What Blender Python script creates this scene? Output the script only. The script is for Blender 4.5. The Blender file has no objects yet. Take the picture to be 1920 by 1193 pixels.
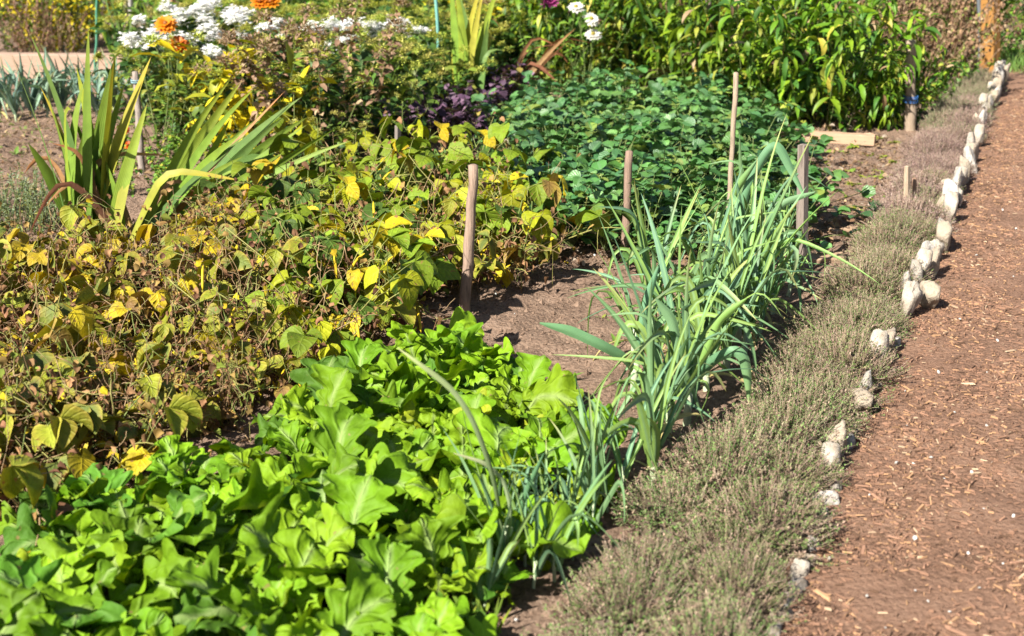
import bpy, math
import numpy as np

sc = bpy.context.scene
COL = sc.collection
R = math.radians
PI = math.pi

# ------------------------------------------------------------------ camera, sky, sun
CAM_H, F, W0, H0 = 1.6, 2400.0, 1920.0, 1193.0
PITCH = math.atan(776.5 / F)
cam = bpy.data.cameras.new("camera")
cam.sensor_width = 36.0
cam.lens = 36.0 * F / W0
cam.clip_start = 0.05
cam.clip_end = 400
cam.dof.use_dof = True
cam.dof.focus_distance = 4.9
cam.dof.aperture_fstop = 3.4
camo = bpy.data.objects.new("camera", cam)
COL.objects.link(camo)
camo.location = (0, 0, CAM_H)
camo.rotation_euler = (PI / 2 - PITCH, 0, 0)
sc.camera = camo

SUN_EL = R(40)
SUN_DIR = np.array([-0.66, -0.75])          # horizontal direction towards the sun
SUN_DIR = SUN_DIR / np.linalg.norm(SUN_DIR)
world = bpy.data.worlds.new("World")
sc.world = world
world.use_nodes = True
wn = world.node_tree.nodes
bg = wn["Background"]
sky = wn.new("ShaderNodeTexSky")
sky.sky_type = 'NISHITA'
sky.sun_disc = False
sky.sun_elevation = SUN_EL
sky.sun_rotation = math.atan2(SUN_DIR[0], SUN_DIR[1])
world.node_tree.links.new(sky.outputs[0], bg.inputs[0])
bg.inputs[1].default_value = 0.05
sl = bpy.data.lights.new("sun", 'SUN')
sl.energy = 5.0
sl.angle = R(0.5)
sl.color = (1.0, 0.95, 0.86)
so = bpy.data.objects.new("sun", sl)
COL.objects.link(so)
sx, sy = SUN_DIR * math.cos(SUN_EL)
sz = math.sin(SUN_EL)
so.rotation_euler = (math.acos(sz), 0, math.atan2(sy, sx) + PI / 2)
so.location = (-5, -2, 6)
sc.view_settings.view_transform = 'Standard'
sc.view_settings.look = 'None'
sc.view_settings.gamma = 1
sc.view_settings.exposure = 1.33


def ray(px, py):
    x = (px - W0 / 2) / F
    y = (H0 / 2 - py) / F
    return np.array([x, math.cos(PITCH) + y * math.sin(PITCH), -math.sin(PITCH) + y * math.cos(PITCH)])


def G(px, py, z=0.0):
    """point at height z that shows at this pixel"""
    r = ray(px, py)
    return np.array([0, 0, CAM_H]) + r * ((z - CAM_H) / r[2])


def D(px, py, Y):
    """point at distance Y that shows at this pixel"""
    r = ray(px, py)
    return np.array([0, 0, CAM_H]) + r * (Y / r[1])


# ------------------------------------------------------------------ helpers: noise, mesh, tagging
def vnoise(x, y, seed=0):
    xi = np.floor(x).astype(np.int64)
    yi = np.floor(y).astype(np.int64)
    fx = x - xi
    fy = y - yi
    fx = fx * fx * (3 - 2 * fx)
    fy = fy * fy * (3 - 2 * fy)

    def h(a, b):
        n = (a * 374761393 + b * 668265263 + seed * 1442695041) & 0xFFFFFFFF
        n = ((n ^ (n >> 13)) * 1274126177) & 0xFFFFFFFF
        n = n ^ (n >> 16)
        return (n & 0xFFFF) / 65535.0
    return (h(xi, yi) * (1 - fx) + h(xi + 1, yi) * fx) * (1 - fy) + (h(xi, yi + 1) * (1 - fx) + h(xi + 1, yi + 1) * fx) * fy


def fbm(x, y, o=4, seed=0):
    s = 0
    a = 0.5
    for i in range(o):
        s = s + a * vnoise(x * 2 ** i, y * 2 ** i, seed + i)
        a *= 0.5
    return s


class MB:
    """collects vertex grids; build() links them as one mesh object"""

    def __init__(self):
        self.v = []; self.q = []; self.t = []; self.c = []; self.l = []; self.n = 0

    def add(self, v, q=None, t=None, c=(0.5, 0.5, 0.5), l=None):
        v = np.asarray(v, float).reshape(-1, 3)
        k = len(v)
        if q is not None and len(q):
            self.q.append(np.asarray(q, np.int64) + self.n)
        if t is not None and len(t):
            self.t.append(np.asarray(t, np.int64) + self.n)
        c = np.asarray(c, float)
        if c.ndim == 1:
            c = np.tile(c, (k, 1))
        self.v.append(v); self.c.append(c.reshape(-1, 3))
        self.l.append(np.zeros((k, 3)) if l is None else np.asarray(l, float).reshape(-1, 3))
        self.n += k

    def build(self, name, mat, parent=None, smooth=True):
        v = np.concatenate(self.v)
        q = np.concatenate(self.q) if self.q else np.zeros((0, 4), np.int64)
        t = np.concatenate(self.t) if self.t else np.zeros((0, 3), np.int64)
        me = bpy.data.meshes.new(name)
        me.vertices.add(len(v)); me.vertices.foreach_set("co", v.astype(np.float32).ravel())
        nl = len(q) * 4 + len(t) * 3
        me.loops.add(nl); me.loops.foreach_set("vertex_index", np.concatenate([q.ravel(), t.ravel()]).astype(np.int32))
        me.polygons.add(len(q) + len(t))
        ls = np.concatenate([np.arange(len(q)) * 4, len(q) * 4 + np.arange(len(t)) * 3]).astype(np.int32)
        me.polygons.foreach_set("loop_start", ls)
        me.polygons.foreach_set("use_smooth", np.full(len(ls), smooth))
        me.update(calc_edges=True)
        a = me.color_attributes.new("tint", 'FLOAT_COLOR', 'POINT')
        cc = np.concatenate([np.concatenate(self.c) * 0.74, np.ones((len(v), 1))], 1)
        a.data.foreach_set("color", np.clip(cc, 0, 1).astype(np.float32).ravel())
        b = me.attributes.new("leafpos", 'FLOAT_VECTOR', 'POINT')
        b.data.foreach_set("vector", np.concatenate(self.l).astype(np.float32).ravel())
        me.validate()
        me.materials.append(mat)
        o = bpy.data.objects.new(name, me)
        COL.objects.link(o)
        if parent:
            o.parent = parent
        return o


def tag(o, label=None, cat=None, group=None, kind=None):
    if label: o["label"] = label
    if cat: o["category"] = cat
    if group: o["group"] = group
    if kind: o["kind"] = kind
    return o


def empty(name, loc=(0, 0, 0)):
    o = bpy.data.objects.new(name, None)
    o.location = loc
    o.empty_display_size = 0.05
    COL.objects.link(o)
    return o


def kids(o):
    return [c for c in bpy.data.objects if c.parent == o]


TREE = {}


def register(root):
    TREE[root.name] = [(c, [g for g in kids(c)]) for c in kids(root)]
    return root


def dup(root):
    r = root.copy(); COL.objects.link(r)
    for c, gs in TREE[root.name]:
        d = c.copy(); COL.objects.link(d); d.parent = r
        for g in gs:
            e = g.copy(); COL.objects.link(e); e.parent = d
    return r


POOLS = []


class Pool:
    """a few variants of one plant; the first use takes the variant itself, later uses copy it"""

    def __init__(self, roots):
        self.r = [register(r) for r in roots]; self.used = set(); POOLS.append(self)

    def take(self, i, loc, rz=0.0, s=1.0, sz=None, tilt=(0, 0)):
        i = i % len(self.r)
        if i in self.used:
            o = dup(self.r[i])
        else:
            o = self.r[i]; self.used.add(i)
        o.location = loc
        o.rotation_euler = (tilt[0], tilt[1], rz)
        o.scale = (s, s, sz if sz else s)
        return o


ORD = ("first second third fourth fifth sixth seventh eighth ninth tenth eleventh twelfth thirteenth fourteenth fifteenth sixteenth "
       "seventeenth eighteenth nineteenth twentieth twenty-first twenty-second twenty-third twenty-fourth twenty-fifth twenty-sixth "
       "twenty-seventh twenty-eighth twenty-ninth thirtieth thirty-first thirty-second thirty-third thirty-fourth thirty-fifth").split()


def ordw(i):
    return ORD[i] if i < len(ORD) else ORD[-1]


# ------------------------------------------------------------------ materials
def nodes(name):
    m = bpy.data.materials.new(name)
    m.use_nodes = True
    nt = m.node_tree
    nt.nodes.clear()
    out = nt.nodes.new("ShaderNodeOutputMaterial")
    p = nt.nodes.new("ShaderNodeBsdfPrincipled")
    nt.links.new(p.outputs[0], out.inputs[0])
    return m, nt, p, out


def N(nt, t, **kw):
    n = nt.nodes.new(t)
    for k, v in kw.items():
        setattr(n, k, v)
    return n


def mathn(nt, op, a, b=None, c=None):
    n = N(nt, "ShaderNodeMath", operation=op)
    for i, x in enumerate((a, b, c)):
        if x is None: continue
        if isinstance(x, (int, float)): n.inputs[i].default_value = x
        else: nt.links.new(x, n.inputs[i])
    return n.outputs[0]


def leaf_mat(name, rough=0.45, trans=0.35, tcol=(1.15, 1.25, 0.45), vein=0.0, veink=7.0, mottle=0.35, mscale=60.0, bump=0.15, spec=0.4, stripe=0.0, spot=None, spotscale=60.0, spotlo=0.66):
    m, nt, p, out = nodes(name)
    L = nt.links
    at = N(nt, "ShaderNodeAttribute", attribute_name="tint")
    geo = N(nt, "ShaderNodeTexCoord")
    no = N(nt, "ShaderNodeTexNoise"); no.inputs["Scale"].default_value = mscale; no.inputs["Detail"].default_value = 3
    L.new(geo.outputs["Object"], no.inputs["Vector"])
    oi = N(nt, "ShaderNodeObjectInfo")
    k = mathn(nt, 'MULTIPLY_ADD', no.outputs["Fac"], mottle * 2, 1 - mottle)
    k2 = mathn(nt, 'MULTIPLY_ADD', oi.outputs["Random"], 0.24, 0.88)
    k = mathn(nt, 'MULTIPLY', k, k2)
    hs = N(nt, "ShaderNodeHueSaturation")
    L.new(at.outputs["Color"], hs.inputs["Color"]); L.new(k, hs.inputs["Value"])
    h = mathn(nt, 'MULTIPLY_ADD', oi.outputs["Random"], 0.02, 0.49)
    L.new(h, hs.inputs["Hue"])
    colour = hs.outputs["Color"]
    height = no.outputs["Fac"]
    if vein > 0 or stripe > 0:
        lp = N(nt, "ShaderNodeAttribute", attribute_name="leafpos")
        sp = N(nt, "ShaderNodeSeparateXYZ"); L.new(lp.outputs["Vector"], sp.inputs[0])
        av = mathn(nt, 'ABSOLUTE', sp.outputs[1])
        if vein > 0:
            a = mathn(nt, 'MULTIPLY_ADD', av, -0.3, sp.outputs[0])
            wv = mathn(nt, 'SINE', mathn(nt, 'MULTIPLY', a, veink * 2 * PI))
            wv = mathn(nt, 'POWER', mathn(nt, 'MULTIPLY_ADD', wv, 0.5, 0.5), 6.0)
            rib = mathn(nt, 'POWER', mathn(nt, 'SUBTRACT', 1.0, av), 14.0)
            vv = mathn(nt, 'MAXIMUM', mathn(nt, 'MULTIPLY', wv, 0.7), rib)
        else:
            wv = mathn(nt, 'SINE', mathn(nt, 'MULTIPLY', sp.outputs[1], 26.0))
            vv = mathn(nt, 'MULTIPLY_ADD', wv, 0.5, 0.5)
        fac = mathn(nt, 'MULTIPLY', vv, max(vein, stripe))
        mx = N(nt, "ShaderNodeMix", data_type='RGBA')
        L.new(fac, mx.inputs[0]); L.new(colour, mx.inputs[6])
        br = N(nt, "ShaderNodeVectorMath", operation='MULTIPLY_ADD')
        L.new(colour, br.inputs[0]); br.inputs[1].default_value = (1.3, 1.25, 1.4); br.inputs[2].default_value = (0.06, 0.07, 0.03)
        L.new(br.outputs[0], mx.inputs[7])
        colour = mx.outputs[2]
        height = mathn(nt, 'MULTIPLY_ADD', vv, -0.8, height)
    if spot:
        n3 = N(nt, "ShaderNodeTexNoise"); n3.inputs["Scale"].default_value = spotscale; n3.inputs["Detail"].default_value = 2
        L.new(geo.outputs["Object"], n3.inputs["Vector"])
        mr = N(nt, "ShaderNodeMapRange"); mr.inputs[1].default_value = spotlo; mr.inputs[2].default_value = spotlo + 0.05
        L.new(n3.outputs["Fac"], mr.inputs[0])
        mx = N(nt, "ShaderNodeMix", data_type='RGBA'); L.new(mr.outputs[0], mx.inputs[0]); L.new(colour, mx.inputs[6]); mx.inputs[7].default_value = (*spot, 1)
        colour = mx.outputs[2]
    L.new(colour, p.inputs["Base Color"])
    p.inputs["Roughness"].default_value = rough
    p.inputs["Specular IOR Level"].default_value = spec
    if bump > 0:
        b = N(nt, "ShaderNodeBump"); b.inputs["Strength"].default_value = bump; b.inputs["Distance"].default_value = 0.006
        L.new(height, b.inputs["Height"]); L.new(b.outputs[0], p.inputs["Normal"])
    if trans > 0:
        tr = N(nt, "ShaderNodeBsdfTranslucent")
        vm = N(nt, "ShaderNodeVectorMath", operation='MULTIPLY'); L.new(colour, vm.inputs[0]); vm.inputs[1].default_value = tcol
        L.new(vm.outputs[0], tr.inputs[0])
        ms = N(nt, "ShaderNodeMixShader"); ms.inputs[0].default_value = trans
        L.new(p.outputs[0], ms.inputs[1]); L.new(tr.outputs[0], ms.inputs[2]); L.new(ms.outputs[0], out.inputs[0])
    return m


def solid_mat(name, rough=0.8, mottle=0.4, mscale=25.0, bump=0.5, dist=0.01, stretch=(1, 1, 1), detail=6, spec=0.25, dark=None, darkscale=8.0, darklo=0.5, darkhi=0.7):
    """tint attribute broken up by noise"""
    m, nt, p, out = nodes(name)
    L = nt.links
    at = N(nt, "ShaderNodeAttribute", attribute_name="tint")
    geo = N(nt, "ShaderNodeTexCoord")
    mp = N(nt, "ShaderNodeMapping"); mp.inputs["Scale"].default_value = stretch
    L.new(geo.outputs["Object"], mp.inputs[0])
    no = N(nt, "ShaderNodeTexNoise"); no.inputs["Scale"].default_value = mscale; no.inputs["Detail"].default_value = detail; no.inputs["Roughness"].default_value = 0.65
    L.new(mp.outputs[0], no.inputs["Vector"])
    oi = N(nt, "ShaderNodeObjectInfo")
    k = mathn(nt, 'MULTIPLY_ADD', no.outputs["Fac"], mottle * 2, 1 - mottle)
    k = mathn(nt, 'MULTIPLY', k, mathn(nt, 'MULTIPLY_ADD', oi.outputs["Random"], 0.2, 0.9))
    hs = N(nt, "ShaderNodeHueSaturation")
    L.new(at.outputs["Color"], hs.inputs["Color"]); L.new(k, hs.inputs["Value"])
    colour = hs.outputs["Color"]
    if dark:
        n2 = N(nt, "ShaderNodeTexNoise"); n2.inputs["Scale"].default_value = darkscale; n2.inputs["Detail"].default_value = 5
        L.new(mp.outputs[0], n2.inputs["Vector"])
        mr = N(nt, "ShaderNodeMapRange"); mr.inputs[1].default_value = darklo; mr.inputs[2].default_value = darkhi
        L.new(n2.outputs["Fac"], mr.inputs[0])
        mx = N(nt, "ShaderNodeMix", data_type='RGBA'); L.new(mr.outputs[0], mx.inputs[0]); L.new(colour, mx.inputs[6]); mx.inputs[7].default_value = (*dark, 1)
        colour = mx.outputs[2]
    L.new(colour, p.inputs["Base Color"])
    p.inputs["Roughness"].default_value = rough
    p.inputs["Specular IOR Level"].default_value = spec
    b = N(nt, "ShaderNodeBump"); b.inputs["Strength"].default_value = bump; b.inputs["Distance"].default_value = dist
    L.new(no.outputs["Fac"], b.inputs["Height"]); L.new(b.outputs[0], p.inputs["Normal"])
    return m


M_GREENS = leaf_mat("greens_leaf", spot=(0.20, 0.17, 0.05), spotscale=48, spotlo=0.70, rough=0.65, trans=0.2, tcol=(1.3, 1.2, 0.2), vein=0.25, veink=6, mottle=0.35, mscale=38, bump=0.9, spec=0.22)
M_LEEK = leaf_mat("leek_leaf", rough=0.5, spec=0.3, trans=0.15, tcol=(1.1, 1.2, 0.6), stripe=0.3, mottle=0.2, mscale=20, bump=0.1)
M_BLADE = leaf_mat("blade_leaf", rough=0.5, spec=0.3, trans=0.2, stripe=0.35, mottle=0.35, mscale=18, bump=0.15)
M_BEAN = leaf_mat("bean_leaf", spot=(0.22, 0.11, 0.04), spotscale=55, spotlo=0.65, rough=0.6, trans=0.18, tcol=(1.25, 1.15, 0.35), vein=0.3, veink=4.5, mottle=0.45, mscale=70, bump=0.5, spec=0.25)
M_BERRY = leaf_mat("strawberry_leaf", rough=0.45, trans=0.12, tcol=(1.1, 1.2, 0.6), vein=0.16, veink=6, mottle=0.25, mscale=60, bump=0.4, spec=0.6)
M_LEAF = leaf_mat("plain_leaf", rough=0.5, spec=0.3, trans=0.2, mottle=0.3, mscale=40, bump=0.15)
M_DRY = leaf_mat("dry_leaf", rough=0.8, trans=0.15, tcol=(1.1, 1.0, 0.7), mottle=0.4, mscale=50, bump=0.3, spec=0.15)
M_HERB = leaf_mat("herb_leaf", rough=0.65, trans=0.2, tcol=(1.1, 1.1, 0.7), mottle=0.25, mscale=30, bump=0, spec=0.2)
M_PETAL = leaf_mat("petal", rough=0.55, trans=0.35, tcol=(1, 1, 1), mottle=0.12, mscale=50, bump=0)
M_STEM = solid_mat("stem", rough=0.6, mottle=0.25, mscale=60, bump=0.2, dist=0.002)
M_WOOD = solid_mat("weathered_wood", rough=0.85, mottle=0.6, mscale=22, bump=0.9, dist=0.006, stretch=(7, 7, 0.7), dark=(0.06, 0.045, 0.035), darkscale=6, darklo=0.55, darkhi=0.75)
M_PLANK = solid_mat("sawn_plank", rough=0.8, mottle=0.4, mscale=12, bump=0.5, dist=0.004, stretch=(0.8, 10, 10), dark=(0.12, 0.08, 0.055), darkscale=5, darklo=0.6, darkhi=0.8)
M_STONE = solid_mat("pale_stone", rough=0.9, mottle=0.5, mscale=26, bump=1.0, dist=0.018, dark=(0.24, 0.19, 0.14), darkscale=13, darklo=0.44, darkhi=0.66)
M_CHIP = solid_mat("chip", rough=0.9, mottle=0.25, mscale=90, bump=0.2, dist=0.002)
M_PAINT = solid_mat("coated_metal", rough=0.5, mottle=0.15, mscale=20, bump=0.1, dist=0.002)


def ground_mat(name, cols, scale, fine, bump, dist):
    m, nt, p, out = nodes(name)
    L = nt.links
    tc = N(nt, "ShaderNodeTexCoord")
    a = N(nt, "ShaderNodeTexNoise"); a.inputs["Scale"].default_value = scale; a.inputs["Detail"].default_value = 8; a.inputs["Roughness"].default_value = 0.7
    b = N(nt, "ShaderNodeTexNoise"); b.inputs["Scale"].default_value = fine; b.inputs["Detail"].default_value = 6; b.inputs["Roughness"].default_value = 0.75
    vz = N(nt, "ShaderNodeTexVoronoi"); vz.inputs["Scale"].default_value = fine * 0.8
    for n in (a, b, vz): L.new(tc.outputs["Object"], n.inputs["Vector"])
    f = mathn(nt, 'MULTIPLY_ADD', b.outputs["Fac"], 0.75, mathn(nt, 'MULTIPLY', a.outputs["Fac"], 0.5))
    cr = N(nt, "ShaderNodeValToRGB")
    e = cr.color_ramp.elements
    cols = [tuple(0.74 * x for x in c) for c in cols]
    e[0].position = 0.45; e[0].color = (*cols[0], 1)
    e[1].position = 0.82; e[1].color = (*cols[2], 1)
    x = e.new(0.62); x.color = (*cols[1], 1)
    L.new(f, cr.inputs[0]); L.new(cr.outputs[0], p.inputs["Base Color"])
    p.inputs["Roughness"].default_value = 0.95
    p.inputs["Specular IOR Level"].default_value = 0.12
    hh = mathn(nt, 'MULTIPLY_ADD', vz.outputs["Distance"], -0.5, b.outputs["Fac"])
    bp = N(nt, "ShaderNodeBump"); bp.inputs["Strength"].default_value = bump; bp.inputs["Distance"].default_value = dist
    L.new(hh, bp.inputs["Height"]); L.new(bp.outputs[0], p.inputs["Normal"])
    return m


M_SOIL = ground_mat("dry_soil", ((0.13, 0.085, 0.06), (0.33, 0.22, 0.155), (0.48, 0.34, 0.25)), 6, 60, 0.9, 0.02)
M_PATH = ground_mat("mulch_path", ((0.14, 0.08, 0.052), (0.33, 0.19, 0.125), (0.47, 0.29, 0.195)), 4, 70, 0.9, 0.015)


# ------------------------------------------------------------------ shape makers
def A(x, n):
    return np.broadcast_to(np.asarray(x, float), (n,)).astype(float)


def prof(kind, t):
    if kind == 'ovate': return np.sin(PI * np.clip(t, 0, 1) ** 0.62) ** 0.85
    if kind == 'round': return np.sin(PI * t ** 0.8) ** 0.55
    if kind == 'wedge': return np.clip(t * 1.6, 0, 1) ** 0.8 * np.clip((1 - t) * 5, 0, 1) ** 0.5
    if kind == 'lance': return np.sin(PI * t ** 0.85) ** 1.0
    if kind == 'ribbon': return 0.8 * np.clip((1 - t) * 2.2, 0, 1) ** 0.7 + 0.2 * (1 - t)
    if kind == 'blade': return np.clip(0.55 + 1.3 * t, 0, 1) * np.clip((1 - t) * 2.0, 0, 1) ** 0.7
    if kind == 'spatula':
        s = np.clip((t - 0.22) / 0.78, 0, 1)
        return 0.09 + 0.95 * np.clip(s * 1.5, 0, 1) ** 0.85 * np.clip((1.0 - s) * 4.2, 0, 1) ** 0.5
    return np.ones_like(t)


def leaves(mb, rng, P, az, el, L, W, droop=0.6, roll=0.0, fold=0.15, kind='ovate', nu=6, nv=3, frill=0.0, frk=3.0, lobe=0.0, lobek=5.0,
           col=(0.1, 0.3, 0.05), rib=None, ribw=0.15, tip=None, tippow=3.0, kink=0.0, tk=0.6, turn=0.0, edge=None, jit=0.12, dpow=1.0, jag=0.0, jagk=9.0, crinkle=0.0):
    P = np.asarray(P, float).reshape(-1, 3)
    n = len(P)
    az, el, L, W, droop, roll, fold, kink, tk, turn = [A(x, n) for x in (az, el, L, W, droop, roll, fold, kink, tk, turn)]
    t = np.linspace(0, 1, nu)
    e = el[:, None] - droop[:, None] * t[None] ** dpow - kink[:, None] / (1 + np.exp(-(t[None] - tk[:, None]) / 0.035))
    a = az[:, None] + turn[:, None] * t[None] ** 1.5
    dl = (L / (nu - 1))[:, None]
    dirs = np.stack([np.cos(e) * np.cos(a), np.cos(e) * np.sin(a), np.sin(e)], -1)
    mid = 0.5 * (dirs[:, 1:] + dirs[:, :-1]) * dl[..., None]
    cl = np.concatenate([np.zeros((n, 1, 3)), np.cumsum(mid, 1)], 1) + P[:, None]
    side = np.stack([-np.sin(a), np.cos(a), np.zeros_like(a)], -1)
    nor = np.stack([-np.sin(e) * np.cos(a), -np.sin(e) * np.sin(a), np.cos(e)], -1)
    cr, sr = np.cos(roll)[:, None, None], np.sin(roll)[:, None, None]
    side, nor = cr * side + sr * nor, cr * nor - sr * side
    v = np.linspace(-1, 1, nv)
    w = prof(kind, t)
    hw = 0.5 * W[:, None, None] * w[None, :, None] * np.ones((1, 1, nv))
    ph = rng.uniform(0, 2 * PI, (n, 1, 1, 4))
    sg = np.where(v >= 0, 1.0, -1.0)[None, None, :]
    T = t[None, :, None]
    if lobe > 0:
        lk = lobek * 2 * PI
        f = np.sin(lk * T + ph[..., 0] + sg * ph[..., 1]) + 0.6 * np.sin(lk * 2.3 * T + ph[..., 2] + sg * ph[..., 3])
        hw = hw * (1 + lobe * f * np.abs(v)[None, None, :] ** 2)
    if jag > 0:
        q1 = jagk * T + ph[..., 2] + sg * ph[..., 1]
        hw = hw * (1 + jag * 2.2 * (np.abs(np.sin(PI * q1)) - 0.62) * np.abs(v)[None, None, :] ** 3)
    off = v[None, None, :] * hw
    up = fold[:, None, None] * np.abs(off)
    if frill > 0:
        fk = frk * 2 * PI
        up = up + frill * W[:, None, None] * np.abs(v)[None, None, :] ** 1.6 * np.clip(w, 0, 1)[None, :, None] * (
            np.sin(fk * T + ph[..., 1] + sg * ph[..., 2]) + 0.5 * np.sin(fk * 1.9 * T + ph[..., 3] + sg * ph[..., 0]))
    if crinkle > 0:
        rr0 = rng.uniform(0, 500, (n, 1, 1))
        up = up + crinkle * W[:, None, None] * (fbm(T * 7 + rr0, v[None, None, :] * 3 + rr0 * 1.7, 2, 3) - 0.37)
    pts = cl[:, :, None, :] + side[:, :, None, :] * off[..., None] + nor[:, :, None, :] * up[..., None]
    i = np.arange(nu - 1)[:, None] * nv + np.arange(nv - 1)[None]
    qd = np.stack([i, i + 1, i + nv + 1, i + nv], -1).reshape(-1, 4)
    q = (qd[None] + (np.arange(n) * nu * nv)[:, None, None]).reshape(-1, 4)
    col = np.asarray(col, float)
    if col.ndim == 1: col = np.tile(col, (n, 1))
    c = col[:, None, None, :] * (1 + rng.normal(0, jit, (n, 1, 1, 1)))
    c = np.broadcast_to(c, (n, nu, nv, 3)).copy()
    if tip is not None:
        tip = np.asarray(tip, float)
        if tip.ndim == 1: tip = np.tile(tip, (n, 1))
        k = (T ** tippow)[..., None]
        c = c * (1 - k) + tip[:, None, None, :] * k
    if edge is not None:
        k = (np.abs(v) ** 2.5)[None, None, :, None] * 0.7
        c = c * (1 - k) + np.asarray(edge, float) * k
    if rib is not None:
        k = np.clip(1 - np.abs(v) / max(ribw, 1e-3), 0, 1)[None, None, :, None] * (1 - 0.55 * T)[..., None]
        c = c * (1 - k) + np.asarray(rib, float) * k
    lp = np.stack([np.broadcast_to(T, (n, nu, nv)), np.broadcast_to(v[None, None, :], (n, nu, nv)), np.broadcast_to(rng.random((n, 1, 1)), (n, nu, nv))], -1)
    mb.add(pts, q=q, c=c.reshape(-1, 3), l=lp)
    return cl


def tubes(mb, paths, rad, col, m=5, cap=True, rng=None, jit=0.1):
    """paths (n,k,3), rad (n,k) or (k,)"""
    paths = np.asarray(paths, float)
    n, k, _ = paths.shape
    rad = np.broadcast_to(np.asarray(rad, float), (n, k))
    tg = np.gradient(paths, axis=1)
    tg /= np.linalg.norm(tg, axis=-1, keepdims=True) + 1e-9
    ref = np.where(np.abs(tg[:, :1, 2:3]) > 0.9, np.array([1.0, 0, 0]), np.array([0, 0, 1.0]))
    ref = np.broadcast_to(ref, tg.shape)
    s = np.cross(tg, ref); s /= np.linalg.norm(s, axis=-1, keepdims=True) + 1e-9
    u = np.cross(s, tg)
    th = np.arange(m) * 2 * PI / m
    pts = paths[:, :, None] + rad[..., None, None] * (np.cos(th)[None, None, :, None] * s[:, :, None] + np.sin(th)[None, None, :, None] * u[:, :, None])
    i = np.arange(k - 1)[:, None] * m + np.arange(m)[None]
    j = np.arange(k - 1)[:, None] * m + (np.arange(m)[None] + 1) % m
    qd = np.stack([i, j, j + m, i + m], -1).reshape(-1, 4)
    q = (qd[None] + (np.arange(n) * k * m)[:, None, None]).reshape(-1, 4)
    col = np.asarray(col, float)
    if col.ndim == 1: col = np.tile(col, (n, 1))
    if rng is not None: col = col * (1 + rng.normal(0, jit, (n, 1)))
    c = np.repeat(col, k * m, 0)
    t = None
    if cap:
        base = (np.arange(n) * k * m + (k - 1) * m)[:, None, None]
        t = (base + np.array([[0, a, a + 1] for a in range(1, m - 1)])[None]).reshape(-1, 3)
    mb.add(pts, q=q, t=t, c=c)


def arcs(P, az, el, L, droop, k=6, wob=0.0, rng=None):
    P = np.asarray(P, float).reshape(-1, 3); n = len(P)
    az, el, L, droop = [A(x, n) for x in (az, el, L, droop)]
    t = np.linspace(0, 1, k)
    e = el[:, None] - droop[:, None] * t[None]
    a = az[:, None] + np.zeros_like(e)
    if wob and rng is not None:
        a = a + np.cumsum(rng.normal(0, wob, e.shape), 1); e = e + np.cumsum(rng.normal(0, wob, e.shape), 1)
    d = np.stack([np.cos(e) * np.cos(a), np.cos(e) * np.sin(a), np.sin(e)], -1) * (L / (k - 1))[:, None, None]
    return P[:, None] + np.concatenate([np.zeros((n, 1, 3)), np.cumsum(0.5 * (d[:, 1:] + d[:, :-1]), 1)], 1)


ICO_V = None


def blobs(mb, rng, C, r, col, sq=(1, 1, 1), rough=0.2, jit=0.1, sub=False):
    """small irregular lumps (octahedron refined once)"""
    v = np.array([(1, 0, 0), (-1, 0, 0), (0, 1, 0), (0, -1, 0), (0, 0, 1), (0, 0, -1)], float)
    f = [(0, 2, 4), (2, 1, 4), (1, 3, 4), (3, 0, 4), (2, 0, 5), (1, 2, 5), (3, 1, 5), (0, 3, 5)]
    if sub:
        vv = [tuple(x) for x in v]; ff = []; cache = {}

        def mid(a, b):
            key = (min(a, b), max(a, b))
            if key not in cache:
                x = np.array(vv[a]) + np.array(vv[b]); x /= np.linalg.norm(x)
                vv.append(tuple(x)); cache[key] = len(vv) - 1
            return cache[key]
        for a, b, c in f:
            ab, bc, ca = mid(a, b), mid(b, c), mid(c, a)
            ff += [(a, ab, ca), (ab, b, bc), (ca, bc, c), (ab, bc, ca)]
        v = np.array(vv); f = ff
    C = np.asarray(C, float).reshape(-1, 3); n = len(C); k = len(v)
    r = A(r, n)
    q = rng.normal(0, 1, (n, 3, 3))
    qm, _ = np.linalg.qr(q)
    pts = v[None] * np.asarray(sq, float) * (1 + rng.normal(0, rough, (n, k, 1)))
    pts = np.einsum('nij,nkj->nki', qm, pts) if sq != (1, 1, 1) else pts
    pts = C[:, None] + pts * r[:, None, None]
    t = (np.array(f)[None] + (np.arange(n) * k)[:, None, None]).reshape(-1, 3)
    col = np.asarray(col, float)
    if col.ndim == 1: col = np.tile(col, (n, 1))
    c = np.repeat(col * (1 + rng.normal(0, jit, (n, 1))), k, 0)
    mb.add(pts, t=t, c=c)


def pick(rng, n, table):
    """rows of colours chosen by weight; table: [(weight, (r,g,b)), ...]"""
    w = np.array([a for a, _ in table], float); w /= w.sum()
    i = rng.choice(len(table), n, p=w)
    return np.array([c for _, c in table])[i]


def in_poly(x, y, poly):
    ins = np.zeros(np.shape(x), bool); j = len(poly) - 1
    for i in range(len(poly)):
        xi, yi = poly[i]; xj, yj = poly[j]
        c = ((yi > y) != (yj > y)) & (x < (xj - xi) * (y - yi) / (yj - yi + 1e-12) + xi)
        ins ^= c; j = i
    return ins


def poly_px(pts, z):
    return [tuple(G(a, b, z)[:2]) for a, b in pts]


# ------------------------------------------------------------------ layout axes
E0 = G(1478, 1150)[:2]           # stone edge of the path, near
E1 = G(1868, 165)[:2]            # far
PD = (E1 - E0) / np.linalg.norm(E1 - E0)      # along the path
PN = np.array([PD[1], -PD[0]])   # to the right of it


def side_of(x, y):
    return (x - E0[0]) * PN[0] + (y - E0[1]) * PN[1]


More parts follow.
